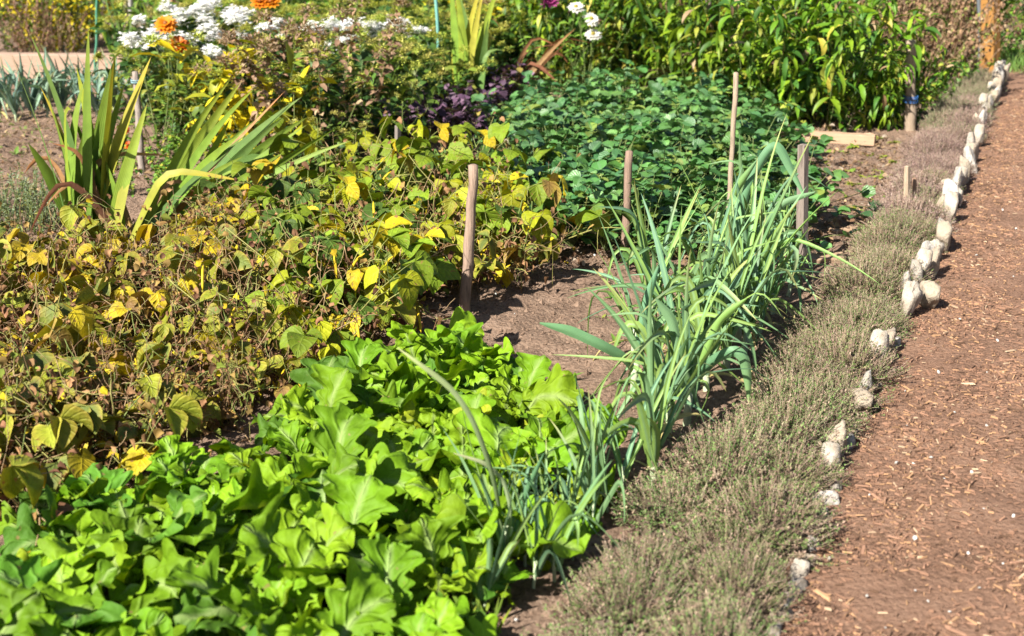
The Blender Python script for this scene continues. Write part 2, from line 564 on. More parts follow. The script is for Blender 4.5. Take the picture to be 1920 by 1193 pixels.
# ------------------------------------------------------------------ ground and path
def graded(a, b, lo, hi, fine, coarse_n=14):
    inner = np.arange(lo, hi, fine)
    l = lo - (lo - a) * (np.linspace(1, 0, coarse_n, endpoint=False)) ** 2
    r = hi + (b - hi) * (np.linspace(0, 1, coarse_n)) ** 2
    return np.concatenate([l, inner, r])


def grid_faces(nx, ny):
    i = np.arange(ny - 1)[:, None] * nx + np.arange(nx - 1)[None]
    return np.stack([i, i + 1, i + nx + 1, i + nx], -1).reshape(-1, 4)


xs = graded(-90, 90, -3.6, 4.6, 0.022)
ys = graded(-12, 160, 2.2, 11.5, 0.026)
X, Y = np.meshgrid(xs, ys)
s_ = side_of(X, Y)
amp = np.clip(-s_ / 0.15, 0, 1)
Z = (fbm(X * 1.6, Y * 1.6, 3, 5) - 0.45) * 0.06 + (fbm(X * 13, Y * 13, 4, 9) - 0.47) * 0.065
Z = Z * amp - (1 - amp) * 0.02
mb = MB(); mb.add(np.stack([X, Y, Z], -1), q=grid_faces(len(xs), len(ys)), c=(0.2, 0.14, 0.1))
tag(mb.build("ground", M_SOIL), "bare brown garden soil under the vegetable beds", None, None, "structure")

us = graded(-10, 60, -0.4, 9.5, 0.03)
ws = np.arange(-0.07, 2.6, 0.03)
U, Wd = np.meshgrid(us, ws)
wob = (fbm(U * 3, U * 0 + 3.3, 3, 2) - 0.45) * 0.1 * (Wd < 0.1)
PX = E0[0] + PD[0] * U + PN[0] * (Wd + wob); PY = E0[1] + PD[1] * U + PN[1] * (Wd + wob)
PZ = 0.006 + ((fbm(PX * 9, PY * 9, 4, 21) - 0.3) * 0.02 + (fbm(PX * 2.5, PY * 2.5, 2, 44) - 0.3) * 0.03) * np.clip(Wd / 0.2, 0.1, 1)
mb = MB(); mb.add(np.stack([PX, PY, PZ], -1), q=grid_faces(len(us), len(ws))[:, ::-1], c=(0.2, 0.1, 0.06))
tag(mb.build("path", M_PATH), "brown bark mulch path beside the beds", None, None, "structure")


def boxes(mb, rng, C, L, Wd, T, yaw, tilt, col):
    n = len(C)
    c8 = np.array([(-1, -1, -1), (1, -1, -1), (1, 1, -1), (-1, 1, -1), (-0.8, -0.7, 1), (0.85, -0.8, 1), (0.7, 0.8, 1), (-0.9, 0.75, 1)], float) * 0.5
    p = c8[None] * np.stack([L, Wd, T], -1)[:, None] * (1 + rng.normal(0, 0.12, (n, 8, 1)))
    ct, st = np.cos(tilt)[:, None], np.sin(tilt)[:, None]
    x, y, z = p[..., 0], p[..., 1], p[..., 2]
    x, z = x * ct - z * st, x * st + z * ct
    cy, sy_ = np.cos(yaw)[:, None], np.sin(yaw)[:, None]
    x, y = x * cy - y * sy_, x * sy_ + y * cy
    p = np.stack([x, y, z], -1) + C[:, None]
    f = np.array([(4, 5, 6, 7), (0, 1, 5, 4), (1, 2, 6, 5), (2, 3, 7, 6), (3, 0, 4, 7)])
    q = (f[None] + (np.arange(n) * 8)[:, None, None]).reshape(-1, 4)
    mb.add(p, q=q, c=np.repeat(col, 8, 0))


rng = np.random.default_rng(11)
n = 135000
u = rng.random(n) ** 1.5 * 10 - 0.3
w = rng.random(n) * 2.3 + 0.0
C = np.stack([E0[0] + PD[0] * u + PN[0] * w, E0[1] + PD[1] * u + PN[1] * w, 0 * u], -1)
C[:, 2] = 0.006 + ((fbm(C[:, 0] * 9, C[:, 1] * 9, 4, 21) - 0.3) * 0.02 + (fbm(C[:, 0] * 2.5, C[:, 1] * 2.5, 2, 44) - 0.3) * 0.03) * np.clip(w / 0.2, 0.1, 1) + rng.uniform(0.0, 0.006, n)
k = fbm(C[:, 0] * 2.2, C[:, 1] * 2.2, 3, 77) + rng.normal(0, 0.12, n) > 0.36
C = C[k]; n = len(C)
Ls = rng.lognormal(-4.55, 0.65, n).clip(0.003, 0.05)
mb = MB()
boxes(mb, rng, C, Ls, Ls * rng.uniform(0.07, 0.2, n), rng.uniform(0.002, 0.006, n), rng.uniform(0, PI, n), rng.normal(0, 0.16, n),
      pick(rng, n, [(4, (0.35, 0.195, 0.125)), (3, (0.27, 0.15, 0.095)), (1.8, (0.48, 0.28, 0.15)), (0.5, (0.56, 0.40, 0.26)), (2, (0.14, 0.08, 0.05))]) * rng.uniform(0.8, 1.15, (n, 1)))
tag(mb.build("bark_mulch", M_CHIP, smooth=False), "shredded orange brown bark chips covering the path", "mulch", None, "stuff")

# clods and crumbs on the soil
n = 42000
x = rng.uniform(-2.6, 3.6, n); y = 2.4 + 8 * rng.random(n) ** 1.5
k = (side_of(x, y) < -0.1)
x, y = x[k], y[k]; n = len(x)
z = (fbm(x * 1.6, y * 1.6, 3, 5) - 0.45) * 0.06 + (fbm(x * 13, y * 13, 4, 9) - 0.47) * 0.065
mb = MB()
blobs(mb, rng, np.stack([x, y, z], -1), rng.lognormal(-5.2, 0.5, n).clip(0.003, 0.022), pick(rng, n, [(3, (0.3, 0.2, 0.14)), (2, (0.40, 0.28, 0.2)), (1, (0.17, 0.11, 0.08))]), rough=0.25)
tag(mb.build("soil_crumbs", M_SOIL, smooth=False), "dry crumbs and clods of brown soil", "soil", None, "stuff")


def zsoil(x, y):
    x = np.asarray(x, float); y = np.asarray(y, float)
    return (fbm(x * 1.6, y * 1.6, 3, 5) - 0.45) * 0.06 + (fbm(x * 13, y * 13, 4, 9) - 0.47) * 0.065


def gz(p):
    return (float(p[0]), float(p[1]), float(zsoil(p[0:1], p[1:2])[0]) - 0.01)


# dry straw litter on the soil under beans, strawberries and board
def litter(name, poly, n, cols, label, seed, Lr=(0.02, 0.09)):
    rng = np.random.default_rng(seed)
    po = np.array(poly)
    x = rng.uniform(po[:, 0].min(), po[:, 0].max(), n * 3); y = rng.uniform(po[:, 1].min(), po[:, 1].max(), n * 3)
    k = in_poly(x, y, poly); x, y = x[k][:n], y[k][:n]; n = len(x)
    P = np.stack([x, y, zsoil(x, y) + rng.uniform(0.004, 0.03, n)], -1)
    mb = MB()
    tubes(mb, arcs(P, rng.uniform(0, 2 * PI, n), rng.normal(0.05, 0.15, n), rng.uniform(*Lr, n), 0.2, 4, 0.25, rng), rng.uniform(0.0008, 0.002, (n, 1)), pick(rng, n, cols), m=3)
    m2 = n // 3
    leaves(mb, rng, P[:m2] + [0, 0, 0.01], rng.uniform(0, 2 * PI, m2), rng.normal(0, 0.4, m2), rng.uniform(0.02, 0.055, m2), rng.uniform(0.01, 0.03, m2), 0.8, rng.normal(0, 0.6, m2), 0.5,
           'ovate', 4, 3, frill=0.2, col=pick(rng, m2, cols))
    tag(mb.build(name, M_DRY), label, "litter", None, "stuff")


TAN = [(3, (0.36, 0.24, 0.13)), (2, (0.22, 0.13, 0.07)), (1.5, (0.5, 0.36, 0.2)), (1, (0.12, 0.07, 0.04))]

# ------------------------------------------------------------------ leafy greens bed (frilled, bright green)
def make_greens(seed, small=False):
    rng = np.random.default_rng(seed)
    root = empty("leafy_green")
    n = 12
    ga = np.arange(n) * 2.4 + rng.uniform(0, 6)
    k = np.linspace(0, 1, n)
    el = 0.6 + 0.9 * k + rng.normal(0, 0.3, n)
    L = (0.26 - 0.08 * k) * rng.uniform(0.8, 1.15, n)
    Wd = L * rng.uniform(0.46, 0.64, n)
    mb = MB()
    col = pick(rng, n, [(3, (0.155, 0.31, 0.008)), (3.5, (0.22, 0.385, 0.01)), (1.6, (0.085, 0.21, 0.015)), (0.8, (0.33, 0.42, 0.015))])
    P = np.stack([np.cos(ga) * 0.025, np.sin(ga) * 0.025, np.full(n, 0.02)], -1)
    leaves(mb, rng, P, ga, el, L, Wd, rng.uniform(0.6, 2.1, n), rng.normal(0, 0.4, n), rng.uniform(-0.15, 0.5, n), 'spatula', 56, 11,
           frill=0.13, frk=3.3, lobe=0.16, lobek=2.3, jag=0.20, jagk=8.0, crinkle=0.26, col=col, rib=(0.42, 0.55, 0.2), ribw=0.16, turn=rng.normal(0, 0.6, n), dpow=1.7)
    mb.build("foliage", M_GREENS, root)
    mb = MB()
    tubes(mb, arcs(P - [0, 0, 0.03], ga, el, L * 0.36, 0.2, 5), np.linspace(0.008, 0.0045, 5)[None], (0.5, 0.62, 0.28), m=6)
    mb.build("stalk", M_STEM, root)
    return root


greens = Pool([make_greens(s) for s in range(101, 109)])
GP = poly_px([(-60, 965), (110, 905), (250, 838), (410, 815), (550, 755), (655, 690), (790, 625), (985, 640), (1040, 740), (1090, 800), (1080, 880), (900, 950), (880, 1060), (800, 1230), (650, 1500), (-700, 1500), (-700, 1200)], 0.2)
gd = PD; gn = PN


def rows_in(poly, d, nrm, sp_row, sp_in, jit, seed, org=None):
    """plant positions in rows that run along d; returns list of rows (each sorted along d), rows sorted from right to left"""
    rng = np.random.default_rng(seed)
    po = np.array(poly); org = po.mean(0) if org is None else org
    out = []
    for i in range(-60, 60):
        row = []
        for j in range(-80, 80):
            p = org + nrm * i * sp_row + d * (j + 0.5 * (i % 2)) * sp_in + rng.normal(0, jit, 2)
            if in_poly(p[0], p[1], poly): row.append(p)
        if row: out.append(row)
    return out[::-1]


rng = np.random.default_rng(3)
for ri, row in enumerate(rows_in(GP, gd, gn, 0.20, 0.19, 0.04, 7)):
    for ji, p in enumerate(row):
        o = greens.take(int(rng.integers(8)), gz(p), rng.uniform(0, 6.28), rng.uniform(0.85, 1.15) * (1.05 if 1 <= ri <= 4 else 0.92), tilt=(rng.normal(0, 0.12), rng.normal(0, 0.12)))
        tag(o, "frilly leafy green, %s along the %s row from the path" % (ordw(ji), ordw(ri)), "vegetable", "leafy greens in the front bed")

# ------------------------------------------------------------------ leeks
def make_leek(seed, h=0.5, thin=False, kinky=0.4, blue=0.5, w=0.028, grey=False):
    rng = np.random.default_rng(seed)
    root = empty("leek")
    n = 12 if not thin else 6
    fan = rng.uniform(0, PI)
    sd = np.where(np.arange(n) % 2 == 0, 0, PI)
    az = fan + sd + rng.normal(0, 0.45, n)
    k = np.arange(n) / n
    sh = 0.13 * h / 0.5
    mb = MB()
    P = np.stack([np.cos(az) * 0.004, np.sin(az) * 0.004, sh * (0.55 + 0.6 * k)], -1)
    g1 = np.array((0.17, 0.32, 0.13)); g2 = np.array((0.25, 0.40, 0.09)); g3 = np.array((0.13, 0.265, 0.15))
    col = np.where(rng.random((n, 1)) < 0.45, g2, np.where(rng.random((n, 1)) < blue, g3, g1))
    if grey: col = np.where(rng.random((n, 1)) < 0.7, np.array((0.16, 0.27, 0.22)), np.array((0.22, 0.33, 0.24)))
    L = h * rng.uniform(0.8, 1.35, n)
    kk = np.where(rng.random(n) < kinky, rng.uniform(0.9, 2.7, n), 0.0)
    tip = np.where(rng.random((n, 1)) < 0.25, np.array((0.5, 0.42, 0.14)), col * 0.9)
    leaves(mb, rng, P, az, rng.uniform(1.2, 1.55, n) - 0.22 * (1 - k), L, w * rng.uniform(0.5, 1.3, n) * (0.5 if thin else 1), rng.uniform(0.0, 0.55, n), rng.normal(0, 0.9, n), rng.uniform(0.3, 0.8, n),
           'ribbon', 16, 5, col=col, tip=tip, tippow=5, rib=(0.25, 0.42, 0.2), ribw=0.3, kink=kk, tk=rng.uniform(0.35, 0.75, n), turn=rng.normal(0, 0.35, n), dpow=1.7)
    if not thin:
        m = 2
        leaves(mb, rng, [[0, 0, sh * 0.5]] * m, rng.uniform(0, 6.28, m), 0.5, h * 0.6, 0.018, 1.9, 0.3, 0.4, 'ribbon', 10, 3, col=(0.5, 0.42, 0.16), tip=(0.5, 0.36, 0.16))
    mb.build("foliage", M_LEEK, root)
    mb = MB()
    path = np.array([[(0, 0, -0.03), (0, 0, 0.02), (0, 0, sh * 0.6), (0, 0, sh * 1.15)]])
    r = 0.0125 if not thin else 0.005
    tubes(mb, path, [r * 1.15, r, r * 0.95, r * 1.1], (0.50, 0.58, 0.36), m=10)
    mb.build("stem", M_STEM, root)
    return root


leeks = Pool([make_leek(200 + i, 0.43, False, 0.72, w=0.024) for i in range(9)])
thins = Pool([make_leek(240 + i, 0.32, True, 0.4, w=0.03) for i in range(4)])
talls = Pool([make_leek(260 + i, 0.56, False, 0.35, w=0.030) for i in range(3)])
LK = [(1310, 700, 'm'), (1340, 668, 'm'), (1385, 640, 'm'), (1420, 590, 'm'), (1225, 905, 'm'), (1188, 668, 'm'), (1215, 610, 'm'),  (1215, 850, 'm'), (1252, 822, 'm'), (1290, 785, 'm'), (1240, 745, 'm'), (1325, 735, 'm'), (1275, 695, 'm'), (1360, 700, 'm'),
      (1310, 655, 'm'), (1395, 665, 'm'), (1350, 635, 'm'),  (1425, 622, 'm'), (1380, 605, 't'), (1320, 590, 'm'), (1450, 580, 'm'),
      (1405, 562, 't'), (1478, 552, 'm'), (1350, 545, 'm'), (1432, 530, 't'), (1400, 512, 'm'), (1462, 508, 'm')]
rng = np.random.default_rng(5)
for i, (px, py, k) in enumerate(LK):
    pool = talls if k == 't' else leeks
    o = pool.take(i if k == 'm' else i // 2, gz(G(px, py)), rng.uniform(0, 6.28), rng.uniform(0.88, 1.08) * (0.74 if px > 1400 else 1.0), tilt=(rng.normal(0, 0.06), rng.normal(0, 0.08)))
    tag(o, "blue green leek with arching strap leaves, %s from the near end of the leek row" % ordw(i), "leek", "leeks in the middle row")
TH = [(905, 1165), (958, 1085), (1000, 1110), (985, 1060), (1040, 1085), (1075, 1045), (1060, 1010), (1110, 1000), (1140, 960), (1165, 925), (1105, 940), (1020, 1030), (940, 1040)]
for i, (px, py) in enumerate(TH):
    o = thins.take(i, gz(G(px, py)), rng.uniform(0, 6.28), rng.uniform(0.7, 1.1), tilt=(rng.normal(0, 0.12), rng.normal(0, 0.12)))
    tag(o, "slender young leek, %s along the gap beside the leafy greens" % ordw(i), "leek", "thin leeks beside the leafy greens")


# leek leaves of a shape of their own, at their plants' distance
def strap(name, pts, Y, w, col, tip, lab, mat=M_LEEK, parent=None, flat=(0.3, -0.95, 0.2)):
    """a strap leaf through points (pixel x, pixel y, extra distance) around distance Y"""
    P = np.array([D(a, b, Y + c) for a, b, c in pts])
    t = np.linspace(0, 1, len(P)); tt = np.linspace(0, 1, 26)
    C = np.stack([np.interp(tt, t, P[:, i]) for i in range(3)], -1)
    for _ in range(3): C[1:-1] = 0.25 * C[:-2] + 0.5 * C[1:-1] + 0.25 * C[2:]
    tg = np.gradient(C, axis=0); tg /= np.linalg.norm(tg, axis=1, keepdims=True)
    sd = np.cross(tg, np.array(flat)); sd /= np.linalg.norm(sd, axis=1, keepdims=True)
    nr = np.cross(tg, sd)
    ww = w * 0.5 * np.clip(0.5 + 1.5 * tt, 0, 1) * np.clip((1 - tt) * 4, 0.05, 1) ** 0.6
    v = np.linspace(-1, 1, 5)
    pts3 = C[:, None] + sd[:, None] * (v[None, :, None] * ww[:, None, None]) + nr[:, None] * (np.abs(v)[None, :, None] * ww[:, None, None] * 0.5)
    mb = MB()
    cc = np.asarray(col)[None, None] * (1 - tt[:, None, None] ** 4) + np.asarray(tip)[None, None] * tt[:, None, None] ** 4
    lp = np.stack(np.broadcast_arrays(tt[:, None], v[None], 0 * v[None]), -1)
    mb.add(pts3, q=grid_faces(5, 26), c=np.broadcast_to(cc, (26, 5, 3)), l=lp)
    return mb.build(name, mat, parent)


def hero_leek(px, py, straps, label, extra=True):
    g = gz(G(px, py)); Y = g[1]
    root = empty("leek")
    for pts, w, col, tip in straps:
        strap("leaf", pts, Y, w, col, tip, None, parent=root)
    mb = MB()
    tubes(mb, np.array([[(g[0], g[1], -0.02), (g[0], g[1], 0.06), (g[0] + 0.004, g[1], 0.13)]]), [0.014, 0.0125, 0.014], (0.50, 0.58, 0.36), m=10)
    mb.build("stem", M_STEM, root)
    tag(root, label, "leek", None)


gA = (0.17, 0.33, 0.15); gB = (0.13, 0.29, 0.14); gY = (0.22, 0.38, 0.08)
hero_leek(1188, 745, [([(1190, 700, 0), (1175, 672, -0.05), (1130, 648, -0.1), (1070, 620, -0.12), (1012, 606, -0.14)], 0.034, gA, gA),
                      ([(1188, 705, 0), (1200, 640, 0.0), (1215, 560, 0.03), (1235, 500, 0.05)], 0.03, gB, gB)], "leek with one broad pale leaf arching left over bare soil")
hero_leek(1288, 795, [([(1288, 745, 0), (1300, 710, -0.02), (1340, 675, -0.05), (1378, 657, -0.08), (1398, 668, -0.08), (1404, 710, -0.08), (1405, 757, -0.08)], 0.036, gB, (0.3, 0.45, 0.16)),
                      ([(1288, 745, 0), (1275, 660, 0.02), (1262, 600, 0.04), (1230, 560, 0.05)], 0.034, gA, gA),
                      ([(1290, 745, 0), (1330, 650, 0.02), (1350, 600, 0.04), (1400, 560, 0.05)], 0.03, gY, gY)], "leek whose front leaf bends over to the right and hangs down")
hero_leek(1372, 560, [([(1372, 520, 0), (1385, 440, 0), (1398, 360, 0.02), (1440, 280, 0.05), (1462, 270, 0.05), (1485, 320, 0.03), (1510, 370, 0)], 0.04, gB, gA),
                      ([(1370, 520, 0), (1368, 430, 0), (1378, 360, 0), (1420, 300, 0)], 0.036, gY, gA),
                      ([(1375, 520, 0), (1420, 440, 0), (1470, 380, 0), (1530, 360, 0)], 0.03, gA, gA)], "tallest leek, its leaf tip folded over high above the row")
hero_leek(950, 1075, [([(948, 1050, 0), (938, 960, -0.03), (925, 890, -0.08), (890, 790, -0.12), (850, 730, -0.12), (790, 685, -0.12), (745, 652, -0.1)], 0.0125, (0.25, 0.36, 0.16), (0.45, 0.5, 0.2)),
                      ([(948, 1050, 0), (960, 960, -0.05), (945, 900, -0.05), (910, 868, -0.08), (850, 850, -0.08)], 0.010, (0.3, 0.38, 0.2), (0.4, 0.36, 0.2)),
                      ([(952, 1050, 0), (985, 930, 0), (1020, 850, 0.0)], 0.014, gB, gB)], "thin leek with one long leaf lying across the leafy greens")

# ------------------------------------------------------------------ thyme edging
def make_thyme(seed, cols, woody, r=0.19, h=0.15, n=620):
    rng = np.random.default_rng(seed)
    root = empty("thyme_clump")
    th = rng.uniform(0, 2 * PI, n); q = np.sqrt(rng.random(n))
    lump = 1 + 0.22 * np.sin(3 * th + rng.uniform(0, 6)) * q
    B = np.stack([np.cos(th) * q * r * 0.8 * lump, np.sin(th) * q * r * 0.8 * lump, h * 0.62 * np.sqrt(np.clip(1 - q ** 2, 0, 1)) * rng.uniform(0.55, 1.1, n)], -1)
    az = th + rng.normal(0, 0.5, n)
    el = np.clip(1.45 - 1.15 * q + rng.normal(0, 0.25, n), 0.05, 1.6)
    L = rng.uniform(0.05, 0.12, n)
    paths = arcs(B, az, el, L, rng.uniform(-0.5, 0.3, n), 4, 0.1, rng)
    mb = MB()
    tubes(mb, paths, np.array([0.0013, 0.0011, 0.0009, 0.0006])[None], pick(rng, n, woody), m=3)
    mb.build("stem", M_STEM, root)
    m = 13
    tt = rng.uniform(0.25, 1.0, (n, m)) * 3
    i0 = np.minimum(tt.astype(int), 2); fr = (tt - i0)[..., None]
    idx = np.arange(n)[:, None]
    LP = paths[idx, i0] * (1 - fr) + paths[idx, i0 + 1] * fr
    mb = MB()
    ln = n * m
    base = pick(rng, n, cols) * rng.uniform(0.8, 1.45, (n, 1))
    leaves(mb, rng, LP.reshape(-1, 3), rng.uniform(0, 2 * PI, ln), rng.uniform(0.1, 1.2, ln), rng.uniform(0.007, 0.013, ln), rng.uniform(0.003, 0.0055, ln), 0.3, 0, 0.2, 'lance', 3, 2,
           col=np.repeat(base, m, 0), jit=0.2)
    mb.build("foliage", M_HERB, root)
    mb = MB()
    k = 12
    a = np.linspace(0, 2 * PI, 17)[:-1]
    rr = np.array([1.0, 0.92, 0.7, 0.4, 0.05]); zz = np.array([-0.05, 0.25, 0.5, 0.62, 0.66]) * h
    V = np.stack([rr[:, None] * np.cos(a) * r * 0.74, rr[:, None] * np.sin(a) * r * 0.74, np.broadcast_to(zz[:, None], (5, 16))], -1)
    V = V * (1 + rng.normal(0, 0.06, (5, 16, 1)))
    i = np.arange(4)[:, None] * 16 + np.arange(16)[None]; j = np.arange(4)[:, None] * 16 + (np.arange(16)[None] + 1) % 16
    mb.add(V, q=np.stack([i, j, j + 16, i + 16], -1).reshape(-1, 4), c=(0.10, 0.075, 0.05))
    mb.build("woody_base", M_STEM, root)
    return root


wd = [(2, (0.42, 0.29, 0.21)), (1, (0.28, 0.19, 0.14)), (1, (0.5, 0.39, 0.29))]
TG = [(6, (0.17, 0.26, 0.075)), (3, (0.28, 0.29, 0.13)), (2.4, (0.40, 0.28, 0.20)), (1.5, (0.16, 0.26, 0.07)), (1, (0.46, 0.35, 0.25))]
TB = [(3, (0.36, 0.235, 0.22)), (2, (0.27, 0.175, 0.165)), (1, (0.5, 0.39, 0.33)), (0.6, (0.27, 0.27, 0.15))]
TS = [(4, (0.20, 0.28, 0.11)), (2, (0.26, 0.32, 0.16)), (1, (0.40, 0.32, 0.22))]
thG = Pool([make_thyme(300 + i, TG, wd) for i in range(5)])
thB = Pool([make_thyme(320 + i, TB, wd, n=640) for i in range(3)])
thS = Pool([make_thyme(340 + i, TS, wd, n=640) for i in range(3)])
rng = np.random.default_rng(17)
TL = float(np.linalg.norm(E1 - E0))
cl = []
u = -0.95
while u < TL + 0.15:
    w1 = float(np.interp(u / TL, [-0.1, 0.02, 0.10, 0.45, 0.6, 1], [0.37, 0.33, 0.23, 0.21, 0.25, 0.25]))
    for j, ww in enumerate((0.14, w1)):
        cl.append((u + rng.normal(0, 0.045) + 0.08 * j, -ww + rng.normal(0, 0.022)))
    u += rng.uniform(0.21, 0.27)
ci = 0
for u, w in cl:
    f = u / TL
    c3 = E0 + PD * u + PN * (w + 0.03 * f)
    kind = 'G'
    if 0.40 < f < 0.68: kind = 'B' if rng.random() < 0.85 else 'G'
    elif f >= 0.66: kind = 'S' if rng.random() < 0.75 else 'B'
    pool = {'G': thG, 'B': thB, 'S': thS}[kind]
    s = rng.uniform(0.70, 0.95) * (1.0 if f < 0.5 else 0.95)
    o = pool.take(int(rng.integers(5)), (c3[0], c3[1], -0.01), rng.uniform(0, 6.28), s, s * rng.uniform(0.85, 1.15) * (1.05 if f < 0.7 else 1.25))
    what = {'G': "olive and brown", 'B': "bare twiggy brown", 'S': "grey green"}[kind]
    sidew = "path side" if (ci % 2 == 0) else "bed side"
    tag(o, "%s thyme clump, %s from the near end, %s" % (what, ordw(ci // 2), sidew), "thyme", "thyme clumps edging the path")
    ci += 1

# ------------------------------------------------------------------ edging stones
def make_stone(seed):
    rng = np.random.default_rng(seed)
    nt_, np_ = 30, 19
    th = np.linspace(0, 2 * PI, nt_, endpoint=False)[None]; ph = np.linspace(0.03, PI - 0.03, np_)[:, None]
    d = np.stack([np.sin(ph) * np.cos(th), np.sin(ph) * np.sin(th), np.cos(ph) + 0 * th], -1)
    r_ = (np.abs(d) ** 5).sum(-1) ** (-1 / 5.0)          # boxy lump
    kx = rng.normal(0, 1, (13, 3)); kx /= np.linalg.norm(kx, axis=1, keepdims=True)
    for a_, c_ in zip(kx, rng.uniform(0.66, 1.1, 13)):  # broken faces
        q_ = d @ a_
        r_ = np.where(q_ > 0.05, np.minimum(r_, c_ / np.maximum(q_, 0.05)), r_)
    r_ = r_ * (1 + rng.normal(0, 0.010, r_.shape) + 0.35 * (fbm(d[..., 0] * 2.4 + seed, d[..., 2] * 2.0 + d[..., 1] * 2.2 + 9, 3, seed) - 0.45))
    V = d * r_[..., None] * [rng.uniform(0.055, 0.085), rng.uniform(0.03, 0.045), rng.uniform(0.09, 0.125)]
    mb = MB()
    i = np.arange(np_ - 1)[:, None] * nt_ + np.arange(nt_)[None]; j = np.arange(np_ - 1)[:, None] * nt_ + (np.arange(nt_)[None] + 1) % nt_
    mb.add(V, q=np.stack([i, i + nt_, j + nt_, j], -1).reshape(-1, 4), c=[(0.60, 0.53, 0.44), (0.5, 0.41, 0.31), (0.66, 0.61, 0.54), (0.45, 0.40, 0.34)][seed % 4])
    return mb.build("edging_stone", M_STONE, None, smooth=True)


stones = Pool([make_stone(400 + i) for i in range(7)])
# pixel of the stone's foot and its height in metres
SP = [(1448, 1190, .05), (1462, 1165, .05), (1492, 1112, .05), (1512, 1058, .05), (1524, 1030, .06), (1566, 868, .12), (1622, 752, .10), (1648, 692, .14), (1660, 672, .12), (1702, 588, .17), (1722, 545, .15), (1745, 515, .15),
      (1738, 530, .13), (1768, 465, .17), (1765, 445, .15), (1790, 425, .2), (1800, 385, .14), (1830, 325, .2), (1815, 350, .13), (1838, 275, .16), (1848, 245, .14), (1857, 225, .15), (1868, 205, .14), (1866, 165, .25), (1878, 180, .2), (1885, 148, .26), (1893, 158, .22), (1897, 132, .15)]
rng = np.random.default_rng(29)
SP = [(p[0] + 2, p[1], p[2]) if 640 < p[1] < 900 else p for p in SP if p[1] > 640]
for py in np.arange(1135, 640, -27):
    if all(abs(py - p[1]) > 16 for p in SP): SP.append((1468 + (1150 - py) * 0.385 + rng.normal(0, 4), float(py), rng.uniform(0.055, 0.1)))
SP.sort(key=lambda p: -p[1])
ys_ = G(1695, 602)[:2]
u0 = float((ys_ - E0) @ PD); u = u0
while u < TL + 0.6:
    q = E0 + PD * u + PN * (0.02 + rng.normal(0, 0.022))
    c_ = np.array([q[0], q[1], -CAM_H])
    zc = c_[1] * math.cos(PITCH) - c_[2] * math.sin(PITCH); yc = c_[1] * math.sin(PITCH) + c_[2] * math.cos(PITCH)
    SP.append((960 + F * c_[0] / zc, 596.5 - F * yc / zc, rng.uniform(0.12, 0.19) + (0.07 if u > TL - 0.8 else 0)))
    u += rng.uniform(0.10, 0.19) + (0.22 if rng.random() < 0.15 else 0)
rng = np.random.default_rng(23)
for i, (px, py, h) in enumerate(SP):
    p = G(px, py)
    s = h / 0.15
    if h < 0.09:
        o = stones.take(i, (p[0] + 0.0, p[1], 0.0), rng.uniform(0, 6.28), 0.55, 0.32)
        lab = "low pale stone half hidden at the thyme's foot"
    else:
        o = stones.take(i, (p[0] + 0.005, p[1] + 0.03, h * 0.42), math.atan2(PD[1], PD[0]) + rng.normal(0, 0.3), 0.78 * (0.6 + 0.4 * s), s * 0.68, tilt=(rng.normal(0, 0.12), rng.normal(0.1, 0.12)))
        lab = "rough whitish edging stone standing upright"
    tag(o, lab + ", %s from the near end" % ordw(i), "stone", "stones edging the path")

